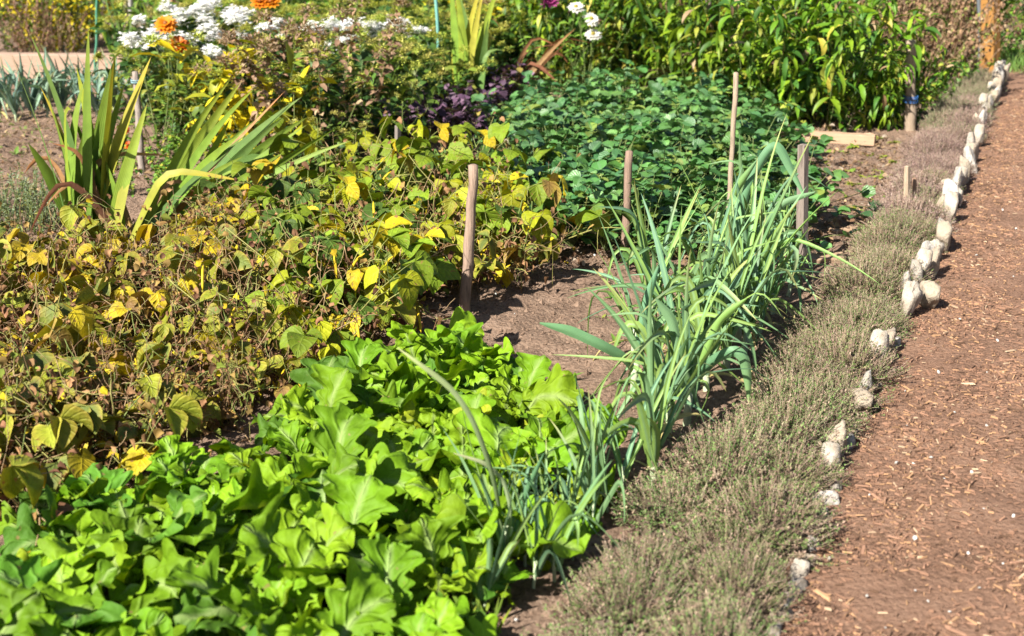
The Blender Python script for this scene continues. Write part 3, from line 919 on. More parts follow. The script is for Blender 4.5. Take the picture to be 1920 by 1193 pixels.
# ------------------------------------------------------------------ bean plants
def make_bean(seed, withered=0.5):
    rng = np.random.default_rng(seed)
    root = empty("bean_plant")
    ns = 9
    az = rng.uniform(0, 2 * PI, ns)
    st = arcs(np.stack([rng.normal(0, 0.03, ns), rng.normal(0, 0.03, ns), np.zeros(ns)], -1), az, rng.uniform(0.8, 1.4, ns), rng.uniform(0.28, 0.5, ns), rng.uniform(0.2, 1.2, ns), 9, 0.12, rng)
    mb = MB()
    sc_ = [(2, (0.35, 0.33, 0.10)), (1, (0.24, 0.30, 0.08)), (2 * withered * 2, (0.40, 0.27, 0.14))]
    tubes(mb, st, np.linspace(0.0035, 0.0015, 9)[None], pick(rng, ns, sc_), m=5)
    # dry tangle
    nt_ = int(24 + 130 * withered)
    s0 = st[rng.integers(0, ns, nt_), rng.integers(2, 9, nt_)]
    tubes(mb, arcs(s0, rng.uniform(0, 2 * PI, nt_), rng.uniform(-0.9, 1.1, nt_), rng.uniform(0.06, 0.18, nt_), rng.uniform(-1, 2, nt_), 6, 0.3, rng), rng.uniform(0.0008, 0.0018, (nt_, 1)), pick(rng, nt_, sc_ + [(2 * withered, (0.22, 0.12, 0.06))]), m=3)
    # big leaflets in threes
    nl = int(19 - 12 * withered)
    b = st[rng.integers(0, ns, nl), rng.integers(3, 9, nl)]
    paz = rng.uniform(0, 2 * PI, nl)
    pet = arcs(b, paz, rng.uniform(0.1, 1.2, nl), rng.uniform(0.05, 0.13, nl), 0.4, 4)
    tubes(mb, pet, 0.0014, (0.30, 0.33, 0.09), m=3)
    mb.build("stem", M_STEM, root)
    end = pet[:, -1]
    if withered < 0.5:
        tab = [(4, (0.19, 0.27, 0.015)), (3, (0.36, 0.38, 0.012)), (3, (0.09, 0.16, 0.022)), (1.0, (0.54, 0.42, 0.012))]
    else:
        tab = [(2.2, (0.52, 0.39, 0.012)), (3, (0.24, 0.26, 0.02)), (2, (0.15, 0.19, 0.04)), (1.2, (0.34, 0.20, 0.06))]
    col = pick(rng, nl, tab)
    mb = MB()
    for da in (-1.25, 0, 1.25):
        L = rng.uniform(0.08, 0.135, nl) * (1 if da == 0 else 0.88)
        leaves(mb, rng, end, paz + da, rng.uniform(-1.0, 0.45, nl), L, L * 0.8, rng.uniform(0.5, 1.5, nl), rng.normal(0, 0.5, nl), rng.uniform(0, 0.5, nl), 'ovate', 9, 7, frill=0.035, frk=1.3,
               col=col, edge=(0.44, 0.34, 0.05) if withered > 0.4 else None, jit=0.15)
    mb.build("foliage", M_BEAN, root)
    # shrivelled brown leaves
    nd = int(30 + 210 * withered)
    b = st[rng.integers(0, ns, nd), rng.integers(1, 9, nd)] + rng.normal(0, 0.045, (nd, 3))
    b[:, 2] = np.abs(b[:, 2])
    mb = MB()
    leaves(mb, rng, b, rng.uniform(0, 6.28, nd), rng.uniform(-1.3, 0.6, nd), rng.uniform(0.015, 0.05, nd), rng.uniform(0.008, 0.03, nd), rng.uniform(0, 2.6, nd), rng.normal(0, 1, nd), rng.uniform(0.3, 1.3, nd), 'ovate', 6, 5,
           frill=0.18, frk=1.5, col=pick(rng, nd, [(6, (0.32, 0.17, 0.085)), (2.5, (0.34, 0.21, 0.07)), (3, (0.17, 0.085, 0.045)), (0.8, (0.50, 0.38, 0.02)), (1.5, (0.17, 0.20, 0.03))]), jit=0.2)
    mb.build("withered_leaves", M_DRY, root)
    npod = int(1 + 2.2 * withered)
    for _ in range(npod):
        s = st[rng.integers(0, ns), rng.integers(3, 8)]
        a = rng.uniform(-PI, 0)
        mb = MB()
        tubes(mb, arcs([s + [math.cos(a) * 0.03, math.sin(a) * 0.03, 0.02]], a, -0.5, rng.uniform(0.08, 0.12), rng.uniform(0.3, 1.3), 9), np.array([0.001, 0.0035, 0.0048, 0.0044, 0.0052, 0.0044, 0.005, 0.004, 0.001])[None], (0.70, 0.50, 0.02), m=7)
        mb.build("bean_pod", M_STEM, root)
    return root


beanG = Pool([make_bean(500 + i, 0.12) for i in range(5)])
beanW = Pool([make_bean(520 + i, 1.0) for i in range(6)])
beanM = Pool([make_bean(540 + i, 0.6) for i in range(4)])
LP_ = poly_px([(-420, 1000), (90, 960), (240, 880), (400, 800), (560, 760), (720, 650), (760, 590), (900, 550), (1000, 470), (985, 385), (900, 300), (250, 450), (-500, 520)], 0)
BP = poly_px([(-420, 1000), (60, 965), (230, 860), (400, 770), (560, 700), (690, 620), (760, 560), (900, 530), (1000, 470), (985, 400), (900, 340), (620, 370), (400, 430), (300, 500), (-60, 530), (-500, 560)], 0.06)
litter("bean_litter", LP_, 5200, TAN, "dry straw coloured stems and leaves fallen under the beans", 31)
rng = np.random.default_rng(41)
# front edge of the beds gives rows parallel to the path
for ri, row in enumerate(rows_in(BP, PD, PN, 0.26, 0.225, 0.035, 8)):
    for ji, p in enumerate(row):
        # pixel of this spot
        q = p
        c_ = np.array([q[0], q[1], -CAM_H + 0.2])
        zc = c_[1] * math.cos(PITCH) - c_[2] * math.sin(PITCH)
        yc = c_[1] * math.sin(PITCH) + c_[2] * math.cos(PITCH)
        px = 960 + F * c_[0] / zc; py = 596.5 - F * yc / zc
        if px < -350: continue
        g = (px > 470 and py < 640 and rng.random() < 0.85)
        if not g and px < 260 and rng.random() < 0.45: k = 'M'
        elif g: k = 'G'
        else: k = 'W' if rng.random() < 0.75 else 'M'
        pool = {'G': beanG, 'M': beanM, 'W': beanW}[k]
        o = pool.take(int(rng.integers(12)), gz(p), rng.uniform(0, 6.28), rng.uniform(0.8, 1.08) * (0.8 if (k == 'W' and py > 560) else (1.15 if k == 'G' else 1.0)))
        what = {'G': "yellow green bushy", 'M': "half yellowed", 'W': "withered brown tangled"}[k]
        tag(o, "%s bean plant, %s along the %s bean row from the path" % (what, ordw(ji), ordw(ri)), "bean plant", "bean plants in the left bed")

# ------------------------------------------------------------------ strawberries
def make_berry(seed):
    rng = np.random.default_rng(seed)
    root = empty("strawberry_plant")
    n = 19
    az = np.arange(n) * 2.4 + rng.normal(0, 0.2, n)
    el = rng.uniform(0.45, 1.5, n)
    pet = arcs(np.zeros((n, 3)) + [0, 0, 0.01], az, el, rng.uniform(0.18, 0.36, n), rng.uniform(0.1, 0.7, n), 5)
    mb = MB(); tubes(mb, pet, 0.0016, (0.22, 0.28, 0.09), m=4); mb.build("stem", M_STEM, root)
    mb = MB(); end = pet[:, -1]
    col = pick(rng, n, [(5, (0.085, 0.215, 0.045)), (4, (0.135, 0.29, 0.065)), (2, (0.055, 0.15, 0.045)), (0.9, (0.22, 0.30, 0.05)), (0.04, (0.30, 0.14, 0.06))])
    for da in (-1.5, 0, 1.5):
        L = rng.uniform(0.045, 0.075, n)
        leaves(mb, rng, end, az + da, rng.uniform(-0.1, 0.6, n), L, L * 0.95, rng.uniform(0.1, 0.8, n), rng.normal(0, 0.35, n), rng.uniform(0.1, 0.6, n), 'round', 9, 7, lobe=0.07, lobek=4.5, frill=0.02, frk=2, col=col, rib=(0.13, 0.26, 0.10), ribw=0.2, jit=0.15)
    mb.build("foliage", M_BERRY, root)
    return root


berry = Pool([make_berry(600 + i) for i in range(7)])
SPY = poly_px([(925, 232), (1010, 185), (1090, 172), (1250, 178), (1400, 195), (1440, 235), (1480, 290), (1510, 345), (1520, 380), (1485, 410), (1470, 435), (1430, 440), (1200, 438), (1060, 438), (1000, 405), (965, 340)], 0.14)
rng = np.random.default_rng(43)
for ri, row in enumerate(rows_in(SPY, PN * 1.0, PD, 0.22, 0.19, 0.03, 9)[::-1]):
    for ji, p in enumerate(row):
        o = berry.take(int(rng.integers(7)), gz(p), rng.uniform(0, 6.28), rng.uniform(0.75, 1.2), tilt=(rng.normal(0, 0.15), rng.normal(0, 0.15)))
        tag(o, "strawberry plant, %s from the left in the %s cross row" % (ordw(ji), ordw(ri)), "strawberry plant", "strawberry plants in the middle patch")
litter("straw_mulch", poly_px([(985, 505), (1000, 455), (1180, 450), (1620, 470), (1700, 260), (1500, 215), (1450, 470), (1300, 520)], 0), 2600, TAN + [(2, (0.5, 0.42, 0.32))], "dry stems scattered round the strawberry patch", 33, (0.01, 0.06))

# ------------------------------------------------------------------ strap leaved clumps (gladiolus / iris)
def make_blades(name, seed, n, L, w, spread, lean, dry=0.15, el=1.4, base=0.07, bright=1.0, leanaz=0.0):
    rng = np.random.default_rng(seed)
    root = empty(name)
    P = np.stack([rng.uniform(-base, base, n), rng.uniform(-base, base, n), np.zeros(n)], -1)
    az = np.where(rng.random(n) < 0.5, 0, PI) + rng.normal(0, spread, n)
    if lean > 0: az = leanaz + rng.normal(0, spread, n)
    e = el + rng.normal(0, 0.10, n) - lean * rng.uniform(0.5, 1.1, n)
    Ls = L * rng.uniform(0.55, 1.1, n)
    d = rng.random(n) < dry
    col = pick(rng, n, [(3, (0.17, 0.30, 0.035)), (2, (0.25, 0.37, 0.035)), (1.5, (0.11, 0.22, 0.05)), (0.8, (0.36, 0.37, 0.04))]) * bright
    for flag, nm, m_ in ((False, "foliage", M_BLADE), (True, "dry_leaves", M_DRY)):
        k = d == flag
        if not k.any(): continue
        c = col[k]
        if flag: c = pick(rng, int(k.sum()), [(2, (0.38, 0.22, 0.10)), (1, (0.5, 0.34, 0.16)), (1, (0.26, 0.13, 0.07))])
        mb = MB()
        kk = np.where(rng.random(int(k.sum())) < (0.8 if flag else 0.15), rng.uniform(1.0, 2.0, int(k.sum())), 0)
        leaves(mb, rng, P[k], az[k], e[k], Ls[k], w * rng.uniform(0.6, 1.15, int(k.sum())) * (0.6 if flag else 1), rng.uniform(0.0, 0.35, int(k.sum())), rng.normal(1.3, 0.5, int(k.sum())), rng.uniform(0.1, 0.3, int(k.sum())),
               'blade', 12, 5, col=c, tip=c * [1.3, 0.95, 0.8], kink=kk, tk=rng.uniform(0.5, 0.85, int(k.sum())), dpow=1.5)
        mb.build(nm, m_, root)
    return root


def put(root, px, py, rz=0.0, s=1.0, z=0.0):
    p = G(px, py)
    root.location = (p[0], p[1], z - 0.01); root.rotation_euler = (0, 0, rz); root.scale = (s, s, s)
    return root


tag(put(make_blades("gladiolus_clump", 700, 20, 1.0, 0.075, 0.35, 0, 0.22, 1.42), 165, 452), "upright clump of broad sword leaves with withered brown ones, beyond the withered beans", "gladiolus")
tag(put(make_blades("gladiolus_clump", 704, 10, 0.72, 0.07, 0.4, 0, 0.3, 1.3), 225, 455), "smaller sword leaved clump between the upright and the leaning one", "gladiolus")
tag(put(make_blades("gladiolus_clump", 701, 28, 1.0, 0.062, 0.35, 0.75, 0.14, 1.4, 0.13), 290, 430), "yellow green sword leaved clump leaning over to the right", "gladiolus")
tag(put(make_blades("gladiolus_clump", 702, 18, 1.15, 0.085, 0.4, 0, 0.1, 1.46, 0.12), 880, 218), "tall fan of light sword leaves beside the purple leaved plant", "gladiolus")
tag(put(make_blades("gladiolus_clump", 703, 14, 0.9, 0.07, 0.5, 0.4, 1.0, 1.3, 0.1), 950, 205), "dried orange sword leaves next to the purple leaved plant", "gladiolus")
tag(put(make_blades("iris_clump", 705, 22, 0.9, 0.06, 0.6, 0, 0.06, 1.35, 0.3), 265, 150), "light green iris leaves standing behind the end of the low board wall", "iris")
tag(put(make_blades("grass_tuft", 706, 26, 0.30, 0.018, 1.5, 0, 0.0, 1.2, 0.06), 15, 560), "grey green grassy tuft among the beans at the photo's left edge", "grass")
tag(put(make_blades("grass_tuft", 707, 30, 0.16, 0.010, 1.5, 0, 0.1, 1.2, 0.05), 890, 1180), "small tuft of thin grass beside the front of the leafy greens", "grass")


# ------------------------------------------------------------------ leafy stems: flowering perennials and shrubs
def leafy_plant(name, seed, h, spread, ns, nper, L, w, cols, droop=0.9, mat=M_LEAF, stemcol=(0.16, 0.2, 0.06), dead=0.0, elev=0.3, lo=0.05, nu=5, fold=0.25, wob=0.06, stem_r=0.004):
    rng = np.random.default_rng(seed)
    root = empty(name)
    az = rng.uniform(0, 2 * PI, ns); q = np.sqrt(rng.random(ns))
    P = np.stack([np.cos(az) * q * spread * 0.45, np.sin(az) * q * spread * 0.45, np.zeros(ns)], -1)
    st = arcs(P, az, 1.5 - 0.42 * q, h * rng.uniform(0.75, 1.08, ns), rng.uniform(-0.1, 0.25, ns), 10, wob, rng)
    mb = MB(); tubes(mb, st, np.linspace(stem_r, stem_r * 0.4, 10)[None], stemcol, m=4, rng=rng); mb.build("stem", M_STEM, root)
    tt = lo + (1 - lo) * rng.random((ns, nper)) ** 0.8
    f = tt * 9; i0 = np.minimum(f.astype(int), 8); fr = (f - i0)[..., None]; idx = np.arange(ns)[:, None]
    LP = (st[idx, i0] * (1 - fr) + st[idx, i0 + 1] * fr).reshape(-1, 3)
    n = ns * nper
    k = rng.random(n) < dead
    col = pick(rng, n, cols)
    # each stem keeps its own tone
    col = col * np.repeat(rng.uniform(0.8, 1.2, ns), nper)[:, None]
    col[k] = pick(rng, int(k.sum()), TAN) if k.any() else col[k]
    mb = MB()
    leaves(mb, rng, LP, rng.uniform(0, 2 * PI, n), rng.normal(elev, 0.4, n), L * rng.uniform(0.6, 1.15, n), w * rng.uniform(0.7, 1.2, n), droop * rng.uniform(0.4, 1.6, n), rng.normal(0, 0.4, n), fold, 'lance', nu, 3, col=col, jit=0.15)
    mb.build("foliage", mat, root)
    return root, st[:, -1], rng


GREEN = [(4, (0.13, 0.27, 0.03)), (3, (0.20, 0.35, 0.035)), (2, (0.08, 0.18, 0.03)), (1, (0.36, 0.40, 0.05)), (0.5, (0.48, 0.42, 0.06))]
GREENY = [(4, (0.13, 0.26, 0.015)), (3.5, (0.23, 0.36, 0.018)), (3, (0.06, 0.15, 0.02)), (1, (0.38, 0.42, 0.06)), (0.5, (0.5, 0.42, 0.06))]
YEL = [(5, (0.75, 0.60, 0.02)), (2, (0.40, 0.42, 0.03)), (1, (0.22, 0.32, 0.04))]
OLIVE = [(3, (0.13, 0.22, 0.03)), (1.5, (0.24, 0.31, 0.04)), (2.5, (0.06, 0.13, 0.025)), (0.7, (0.38, 0.38, 0.07))]
DKG = [(3, (0.045, 0.11, 0.025)), (2, (0.08, 0.17, 0.03)), (1, (0.14, 0.22, 0.04))]
BRN = [(3, (0.34, 0.20, 0.12)), (2, (0.24, 0.14, 0.09)), (1, (0.42, 0.30, 0.18)), (1, (0.24, 0.26, 0.06))]

# tall lance leaved plants on the right, behind the strawberries
tallL = []
for s in range(4):
    r_, tips, rg = leafy_plant("tall_perennial", 800 + s, 1.15, 0.75, 19, 38, 0.20, 0.042, GREENY, droop=1.5, elev=0.15, lo=0.05, nu=6, dead=0.03)
    tallL.append(r_)
tallL = Pool(tallL)
rng = np.random.default_rng(51)
TP = [(1070, 165), (1150, 160), (1235, 165), (1310, 190), (1385, 215), (1460, 226), (1540, 236), (1615, 232), (1662, 240), (1610, 205), (1480, 185), (1395, 168), (1300, 150), (1180, 135), (1085, 130), (1480, 150), (1405, 140), (1300, 125), (1200, 115)]
for i, (px, py) in enumerate(TP):
    p = G(px, py)
    near = i < 9
    o = tallL.take(i, (p[0], p[1], -0.01), rng.uniform(0, 6.28), rng.uniform(0.5, 0.62) if px > 1590 else rng.uniform(0.92, 1.08))
    tag(o, "tall plant with drooping lance leaves, %s from the left in the %s rank" % (ordw(i if near else (i - 9 if i < 15 else i - 15)), "front" if near else ("middle" if i < 15 else "back")), "perennial", "tall lance leaved plants")

# withered bush with climbing remains
wb = []
for s in range(3):
    r_, tips, rg = leafy_plant("withered_bush", 820 + s, 1.2, 0.6, 26, 60, 0.05, 0.026, BRN, droop=1.4, mat=M_DRY, stemcol=(0.3, 0.2, 0.12), elev=-0.3, wob=0.12)
    wb.append(r_)
wb = Pool(wb)
for i, (px, py) in enumerate([(1570, 175), (1655, 190), (1715, 172), (1762, 158), (1730, 120), (1785, 120), (1660, 120)]):
    p = G(px, py)
    tag(wb.take(i, (p[0], p[1], 0), i * 1.3, 0.95), "withered brown bush of curled leaves, %s from the left beyond the lance leaves" % ordw([0, 1, 3, 5, 4, 6, 2][i]), "bush", "withered bushes")
gb = []
for s in range(2):
    r_, tips, rg = leafy_plant("green_bush", 830 + s, 0.5, 0.5, 14, 34, 0.06, 0.035, GREEN, droop=0.8, elev=0.3)
    gb.append(r_)
gb = Pool(gb)
GBL = [((1740, 190), 0.8, "low green bush in front of the withered bushes"), ((1720, 215), 0.6, "small green plant at the foot of the stake with blue twine"), ((1806, 150), 0.6, "green bush between the withered bushes and the orange post"),
       ((1790, 170), 0.7, "little green bush beside the grey thyme's far end"), ((1850, 122), 0.6, "yellow green sprouts at the foot of the orange post"), ((1880, 108), 0.9, "bright green bush behind the far end of the path"), ((318, 345), 0.55, "low green plant under the tips of the leaning sword leaves"), ((255, 372), 0.5, "little green plant between the two sword leaved clumps"), ((365, 330), 0.6, "green plant at the front of the phlox bed beside the leaning sword leaves")]
for i, ((px, py), s, lab) in enumerate(GBL):
    p = G(px, py); tag(gb.take(i, (p[0], p[1], 0), i, s), lab, "bush")

# ------------------------------------------------------------------ flowers in the middle back
def flower(mb, rng, c, r, col, nper, layers, ctr, up=(0, -0.6, 0.8)):
    """zinnia or dahlia head: rings of petals facing the direction up"""
    up = np.array(up, float) + rng.normal(0, 0.15, 3); up /= np.linalg.norm(up)
    a = np.cross(up, [1, 0.1, 0]); a /= np.linalg.norm(a); b = np.cross(up, a)
    Rm = np.stack([a, b, up], 1)
    tmp = MB()
    for l in range(layers):
        n = nper - l * 2
        az = np.arange(n) * 2 * PI / n + l * 0.3
        leaves(tmp, rng, np.stack([np.cos(az), np.sin(az), 0 * az], -1) * r * 0.12 + [0, 0, r * 0.10 * l], az, 0.12 + 0.3 * l + rng.normal(0, 0.08, n), r * (0.95 - 0.2 * l), r * 0.42, 0.3, 0, 0.15, 'round', 5, 3, col=col, jit=0.12)
    for i in range(len(tmp.v)):
        tmp.v[i] = tmp.v[i] @ Rm.T + c
    for v, q, cc, l in zip(tmp.v, tmp.q, tmp.c, tmp.l):
        mb.v.append(v); mb.c.append(cc); mb.l.append(l); 
    for q in tmp.q: mb.q.append(q + mb.n)
    mb.n += tmp.n
    cm = MB(); blobs(cm, rng, [np.array(c) + up * r * 0.2], r * 0.24, ctr, sub=True, rough=0.1)
    return cm


def flower_plant(name, seed, h, spread, heads, col, r, ctr, nper=14, layers=3, loc=None, cols=OLIVE, lab="", cat="flower", ns=9, nl=22, ll=0.09, lw=0.03):
    """heads: list of pixel points at the plant's own distance"""
    root, tips, rng = leafy_plant(name, seed, h, spread, ns, nl, ll, lw, cols, droop=0.9, elev=0.4, lo=0.08)
    p = G(*loc)
    root.location = (p[0], p[1], 0)
    for hx, hy in heads:
        c = D(hx, hy, p[1] - 0.05) - np.array([p[0], p[1], 0])
        mb = MB(); cm = flower(mb, rng, c, r, col, nper, layers, ctr)
        f = mb.build("flower", M_PETAL, root)
        cm.build("flower_centre", M_PETAL, f)
        mb = MB()
        t = np.linspace(0, 1, 6)[:, None]
        path = np.array([0.0, 0.0, 0.1]) * (1 - t) + (c - [0, 0, 0.01]) * t + np.sin(t * PI) * [0.03, 0, 0]
        tubes(mb, path[None], 0.004, (0.2, 0.26, 0.08), m=5); mb.build("flower_stem", M_STEM, root)
    tag(root, lab, cat)
    return root


OR = (0.9, 0.27, 0.01)
flower_plant("zinnia", 850, 0.75, 0.4, [(311, 47), (333, 84)], OR, 0.075, (0.35, 0.12, 0.02), loc=(308, 292), lab="zinnia with two bright orange blooms left of the white phlox")
flower_plant("zinnia", 851, 0.9, 0.4, [(488, 4), (508, 6)], (0.85, 0.26, 0.01), 0.08, (0.4, 0.12, 0.02), loc=(495, 215), lab="zinnia with orange blooms cut by the photo's top edge")
flower_plant("dahlia", 852, 0.9, 0.5, [(1030, 4), (1018, -12)], (0.62, 0.10, 0.36), 0.085, (0.4, 0.05, 0.2), loc=(1025, 178), lab="dahlia with magenta bloom at the photo's top edge", cols=DKG, nper=18, layers=4)
flower_plant("dahlia", 853, 0.85, 0.4, [(1108, 37), (1112, 66), (1080, 15)], (1.0, 0.97, 0.88), 0.075, (0.55, 0.45, 0.06), loc=(1095, 190), lab="dahlia with white yellow centred blooms behind the strawberry patch", cols=GREEN, nper=14, layers=2)
flower_plant("marigold", 854, 0.22, 0.22, [(206, 240), (233, 243), (203, 277), (240, 273)], (0.75, 0.10, 0.015), 0.036, (0.5, 0.12, 0.02), loc=(222, 318), lab="low marigold with red and orange blooms behind the sword leaves", cols=GREEN, nper=12, layers=3, ll=0.04, lw=0.012)


def phlox(seed, h, cols, white, bud, dead=0.0, ns=12, npl=20, lf=(0.14, 0.052)):
    root, tips, rng = leafy_plant("phlox", seed, h, 0.5, ns, npl, lf[0], lf[1], cols, droop=0.9, elev=0.25, lo=0.08, nu=4)
    # domed flower heads
    for i, tp in enumerate(tips):
        m = 95
        d = rng.normal(0, 1, (m, 3)); d /= np.linalg.norm(d, axis=1, keepdims=True); d[:, 2] = np.abs(d[:, 2]) * 1.0 - 0.4
        wh = rng.random() < white
        rr = rng.uniform(0.045, 0.07) * (1.0 if wh else 1)
        C = tp + d * rr * [1, 1, 1.1 if not wh else 0.8] * rng.uniform(0.25, 1.0, (m, 1))
        mb = MB()
        if rng.random() < dead: c0 = (0.36, 0.24, 0.15)
        else: c0 = bud[rng.integers(len(bud))]
        if wh: c0 = (0.75, 0.78, 0.72)
        leaves(mb, rng, C, np.arctan2(d[:, 1], d[:, 0]), rng.uniform(-0.2, 1.3, m), rng.uniform(0.02, 0.036, m), 0.012, 0.6, 0, 0.3, 'lance', 3, 3, col=c0, jit=0.25)
        hd = mb.build("seed_head", M_LEAF, root)
        if wh:
            k = d[:, 2] > -0.1
            Cw = tp + d[k] * rr * 1.15 + rng.normal(0, 0.012, (int(k.sum()), 3))
            nw = len(Cw)
            mb = MB()
            for a in range(5):
                leaves(mb, rng, Cw, a * 1.2566 + rng.uniform(0, 0.2, nw), rng.normal(0.15, 0.25, nw), 0.026, 0.021, 0.3, 0, 0.1, 'round', 3, 3, col=(1.3, 1.28, 1.25), jit=0.03)
            mb.build("blossom", M_PETAL, root)
    return root


BUD = [(0.50, 0.52, 0.09), (0.40, 0.46, 0.07), (0.58, 0.52, 0.14)]
phW = Pool([phlox(860 + i, 0.80, OLIVE, 0.95, BUD, ns=22) for i in range(2)])
phG = Pool([phlox(864 + i, 0.72, OLIVE, 0.0, BUD) for i in range(4)])
phY = Pool([phlox(868 + i, 0.78, YEL, 0.0, BUD, 0.2, ns=9, npl=18, lf=(0.17, 0.07)) for i in range(2)])
phD = Pool([phlox(870 + i, 0.78, DKG, 0.0, BUD) for i in range(2)])
phB = Pool([phlox(872, 0.8, [(3, (0.36, 0.22, 0.14)), (2, (0.26, 0.15, 0.09)), (1, (0.46, 0.33, 0.2))], 0.0, BUD, 1.0, ns=10, npl=46, lf=(0.065, 0.03))])
rng = np.random.default_rng(61)
PH = [('W', 395, 215, 1.0, "white blossomed phlox directly behind the first white one"), ('W', 375, 236, .95, "phlox crowned with white blossom between the orange zinnia blooms and yellow plant"), ('W', 650, 205, .82, "phlox with white blossom left of the turquoise stake"),
      ('W', 700, 190, .8, "white flowering phlox next to the grey stake in the flower bed"), ('D', 555, 160, .9, "dark phlox at the top of the flower bed"),
      ('G', 345, 268, .65, "olive phlox gone to seed, nearest the leaning sword leaves"), ('G', 410, 295, .85, "olive phlox with round seed heads below the white ones"), ('G', 622, 335, .5, "short phlox with pale seed heads behind the beans"),
      ('G', 705, 292, .9, "dense olive phlox above the grey stub of a stake"), ('G', 760, 240, .75, "olive phlox with seed heads just left of the purple leaved plant"), ('G', 800, 205, .85, "olive phlox right behind the purple leaved plant"),
      ('G', 740, 205, .8, "phlox gone to seed at the foot of the turquoise stake"), ('D', 645, 300, 1.0, "dark green phlox in shade beside the brown dead one"), ('D', 520, 235, .9, "dark leaved phlox between the yellow and the brown one"),
      ('D', 960, 165, .9, "dark green plant behind the dried orange sword leaves"), ('D', 1010, 160, .85, "dark green plant under the magenta dahlia"), ('Y', 478, 300, 1.1, "phlox with bright yellow leaves in the flower bed"), ('Y', 515, 310, .8, "yellowing phlox above the leaning sword leaves"),
      ('Y', 940, 145, 1.0, "yellow leaved tall plant behind the light sword leaves"), ('Y', 985, 130, 1.0, "yellow green tall plant at the back of the flower bed"), ('B', 583, 312, 1.25, "dead brown phlox spike standing in the flower bed"), ('B', 592, 262, 1.3, "taller dead brown phlox behind the first brown one"),
      ('G', 450, 195, .95, "olive phlox behind the yellow one"), ('G', 850, 165, 1.0, "olive phlox behind the light sword leaves"), ('D', 550, 330, .5, "low dark green phlox at the front of the flower bed")]
PHP = {'W': phW, 'G': phG, 'D': phD, 'Y': phY, 'B': phB}
for i, (k, px, py, s, lab) in enumerate(PH):
    p = G(px, py)
    tag(PHP[k].take(i, (p[0], p[1], 0), rng.uniform(0, 6.28), s), lab, "phlox")

rng = np.random.default_rng(63)
fx = [(x + rng.uniform(-15, 15), y + rng.uniform(-6, 6)) for y in (252, 222, 195, 170, 148, 130) for x in range(int(330 + (252 - y) * 0.1), int(790 + (252 - y) * 1.8), 76)]
fx = [q for q in fx if not (440 < q[0] < 630 and q[1] > 215)]
for i, (px, py) in enumerate(fx):
    p = G(px, py)
    k = 'GDGGDGGD'[int(rng.integers(8))]
    tag(PHP[k].take(i, (p[0], p[1], 0), rng.uniform(0, 6.28), rng.uniform(0.8, 0.98) if py > 200 else rng.uniform(0.95, 1.12)), "phlox filling the flower bed, %s from the left in its %s rank" % (ordw(i % 8), ordw(i // 8)), "phlox", "phlox filling the flower bed")

# purple leaved plant
pp = []
for s in range(2):
    r_, tips, rg = leafy_plant("purple_basil", 880 + s, 0.42, 0.5, 17, 15, 0.09, 0.07, [(3, (0.17, 0.09, 0.15)), (2, (0.25, 0.15, 0.22)), (1, (0.09, 0.05, 0.08)), (0.5, (0.40, 0.33, 0.08))], droop=0.9, elev=0.3, fold=0.1)
    pp.append(r_)
pp = Pool(pp)
for i, (px, py, s, lab) in enumerate([(805, 262, .95, "purple leaved plant, the widest, in front of the olive phlox"), (850, 268, .85, "purple leaved plant touching the yellow bean leaves"), (905, 225, .8, "purple leaved plant beside the dried orange sword leaves"), (935, 205, .9, "purple leaved plant farthest back, next to the strawberries")]):
    p = G(px, py); tag(pp.take(i, (p[0], p[1], 0), i * 2, s), lab, "basil")

# ------------------------------------------------------------------ far leeks, boards, beds on the left
farl = Pool([make_leek(280 + i, 0.40, False, 0.6, blue=0.9, w=0.038, grey=True) for i in range(3)])
for i, (px, py) in enumerate([(0, 222), (30, 226), (62, 222), (-30, 215), (90, 218), (118, 216), (150, 214), (182, 220), (215, 212), (15, 204), (48, 200), (84, 200), (120, 198), (155, 196), (190, 198), (228, 200), (255, 212)]):
    p = G(px, py)
    o = farl.take(i, (p[0], p[1], -0.01), rng.uniform(0, 6.28), rng.uniform(0.68, 0.95))
    tag(o, "blue grey leek before the board wall, %s from the left in its %s row" % (ordw([1, 2, 3, 0, 4, 5, 6, 7, 8][i] if i < 9 else i - 9), "front" if i < 9 else "back"), "leek", "far leeks by the board wall")


def board(name, a, b, h, t, col, label, cat="board", z0=0.0, lip=0.0):
    """a board on edge from ground point a to b"""
    a = np.array(a[:2]); b = np.array(b[:2]); L = np.linalg.norm(b - a); rngb = np.random.default_rng(int(L * 1000))
    mb = MB()
    nx = 14
    xs_ = np.linspace(0, L, nx)
    prof_ = np.array([(-t / 2, 0), (-t / 2, h * 0.97), (-t / 2 * 0.8, h), (t / 2 * 0.8, h), (t / 2, h * 0.97), (t / 2, 0)])
    V = np.array([[x, p[0], p[1] + (rngb.normal(0, 0.0025) if p[1] > 0 else 0)] for x in xs_ for p in prof_])
    m = len(prof_)
    i = np.arange(nx - 1)[:, None] * m + np.arange(m)[None]; j = np.arange(nx - 1)[:, None] * m + (np.arange(m)[None] + 1) % m
    mb.add(V, q=np.stack([i, i + m, j + m, j], -1).reshape(-1, 4), c=col)
    for e, s in ((0, 1), ((nx - 1) * m, -1)):
        f = [[e, e + 1, e + 2, e + 5], [e + 2, e + 3, e + 4, e + 5]]
        mb.q.append(np.array(f)[:, ::s])
    o = mb.build(name, M_PLANK, None, smooth=False)
    o.location = (a[0], a[1], z0); o.rotation_euler = (0, 0, math.atan2(b[1] - a[1], b[0] - a[0]))
    tag(o, label, cat)
    return o


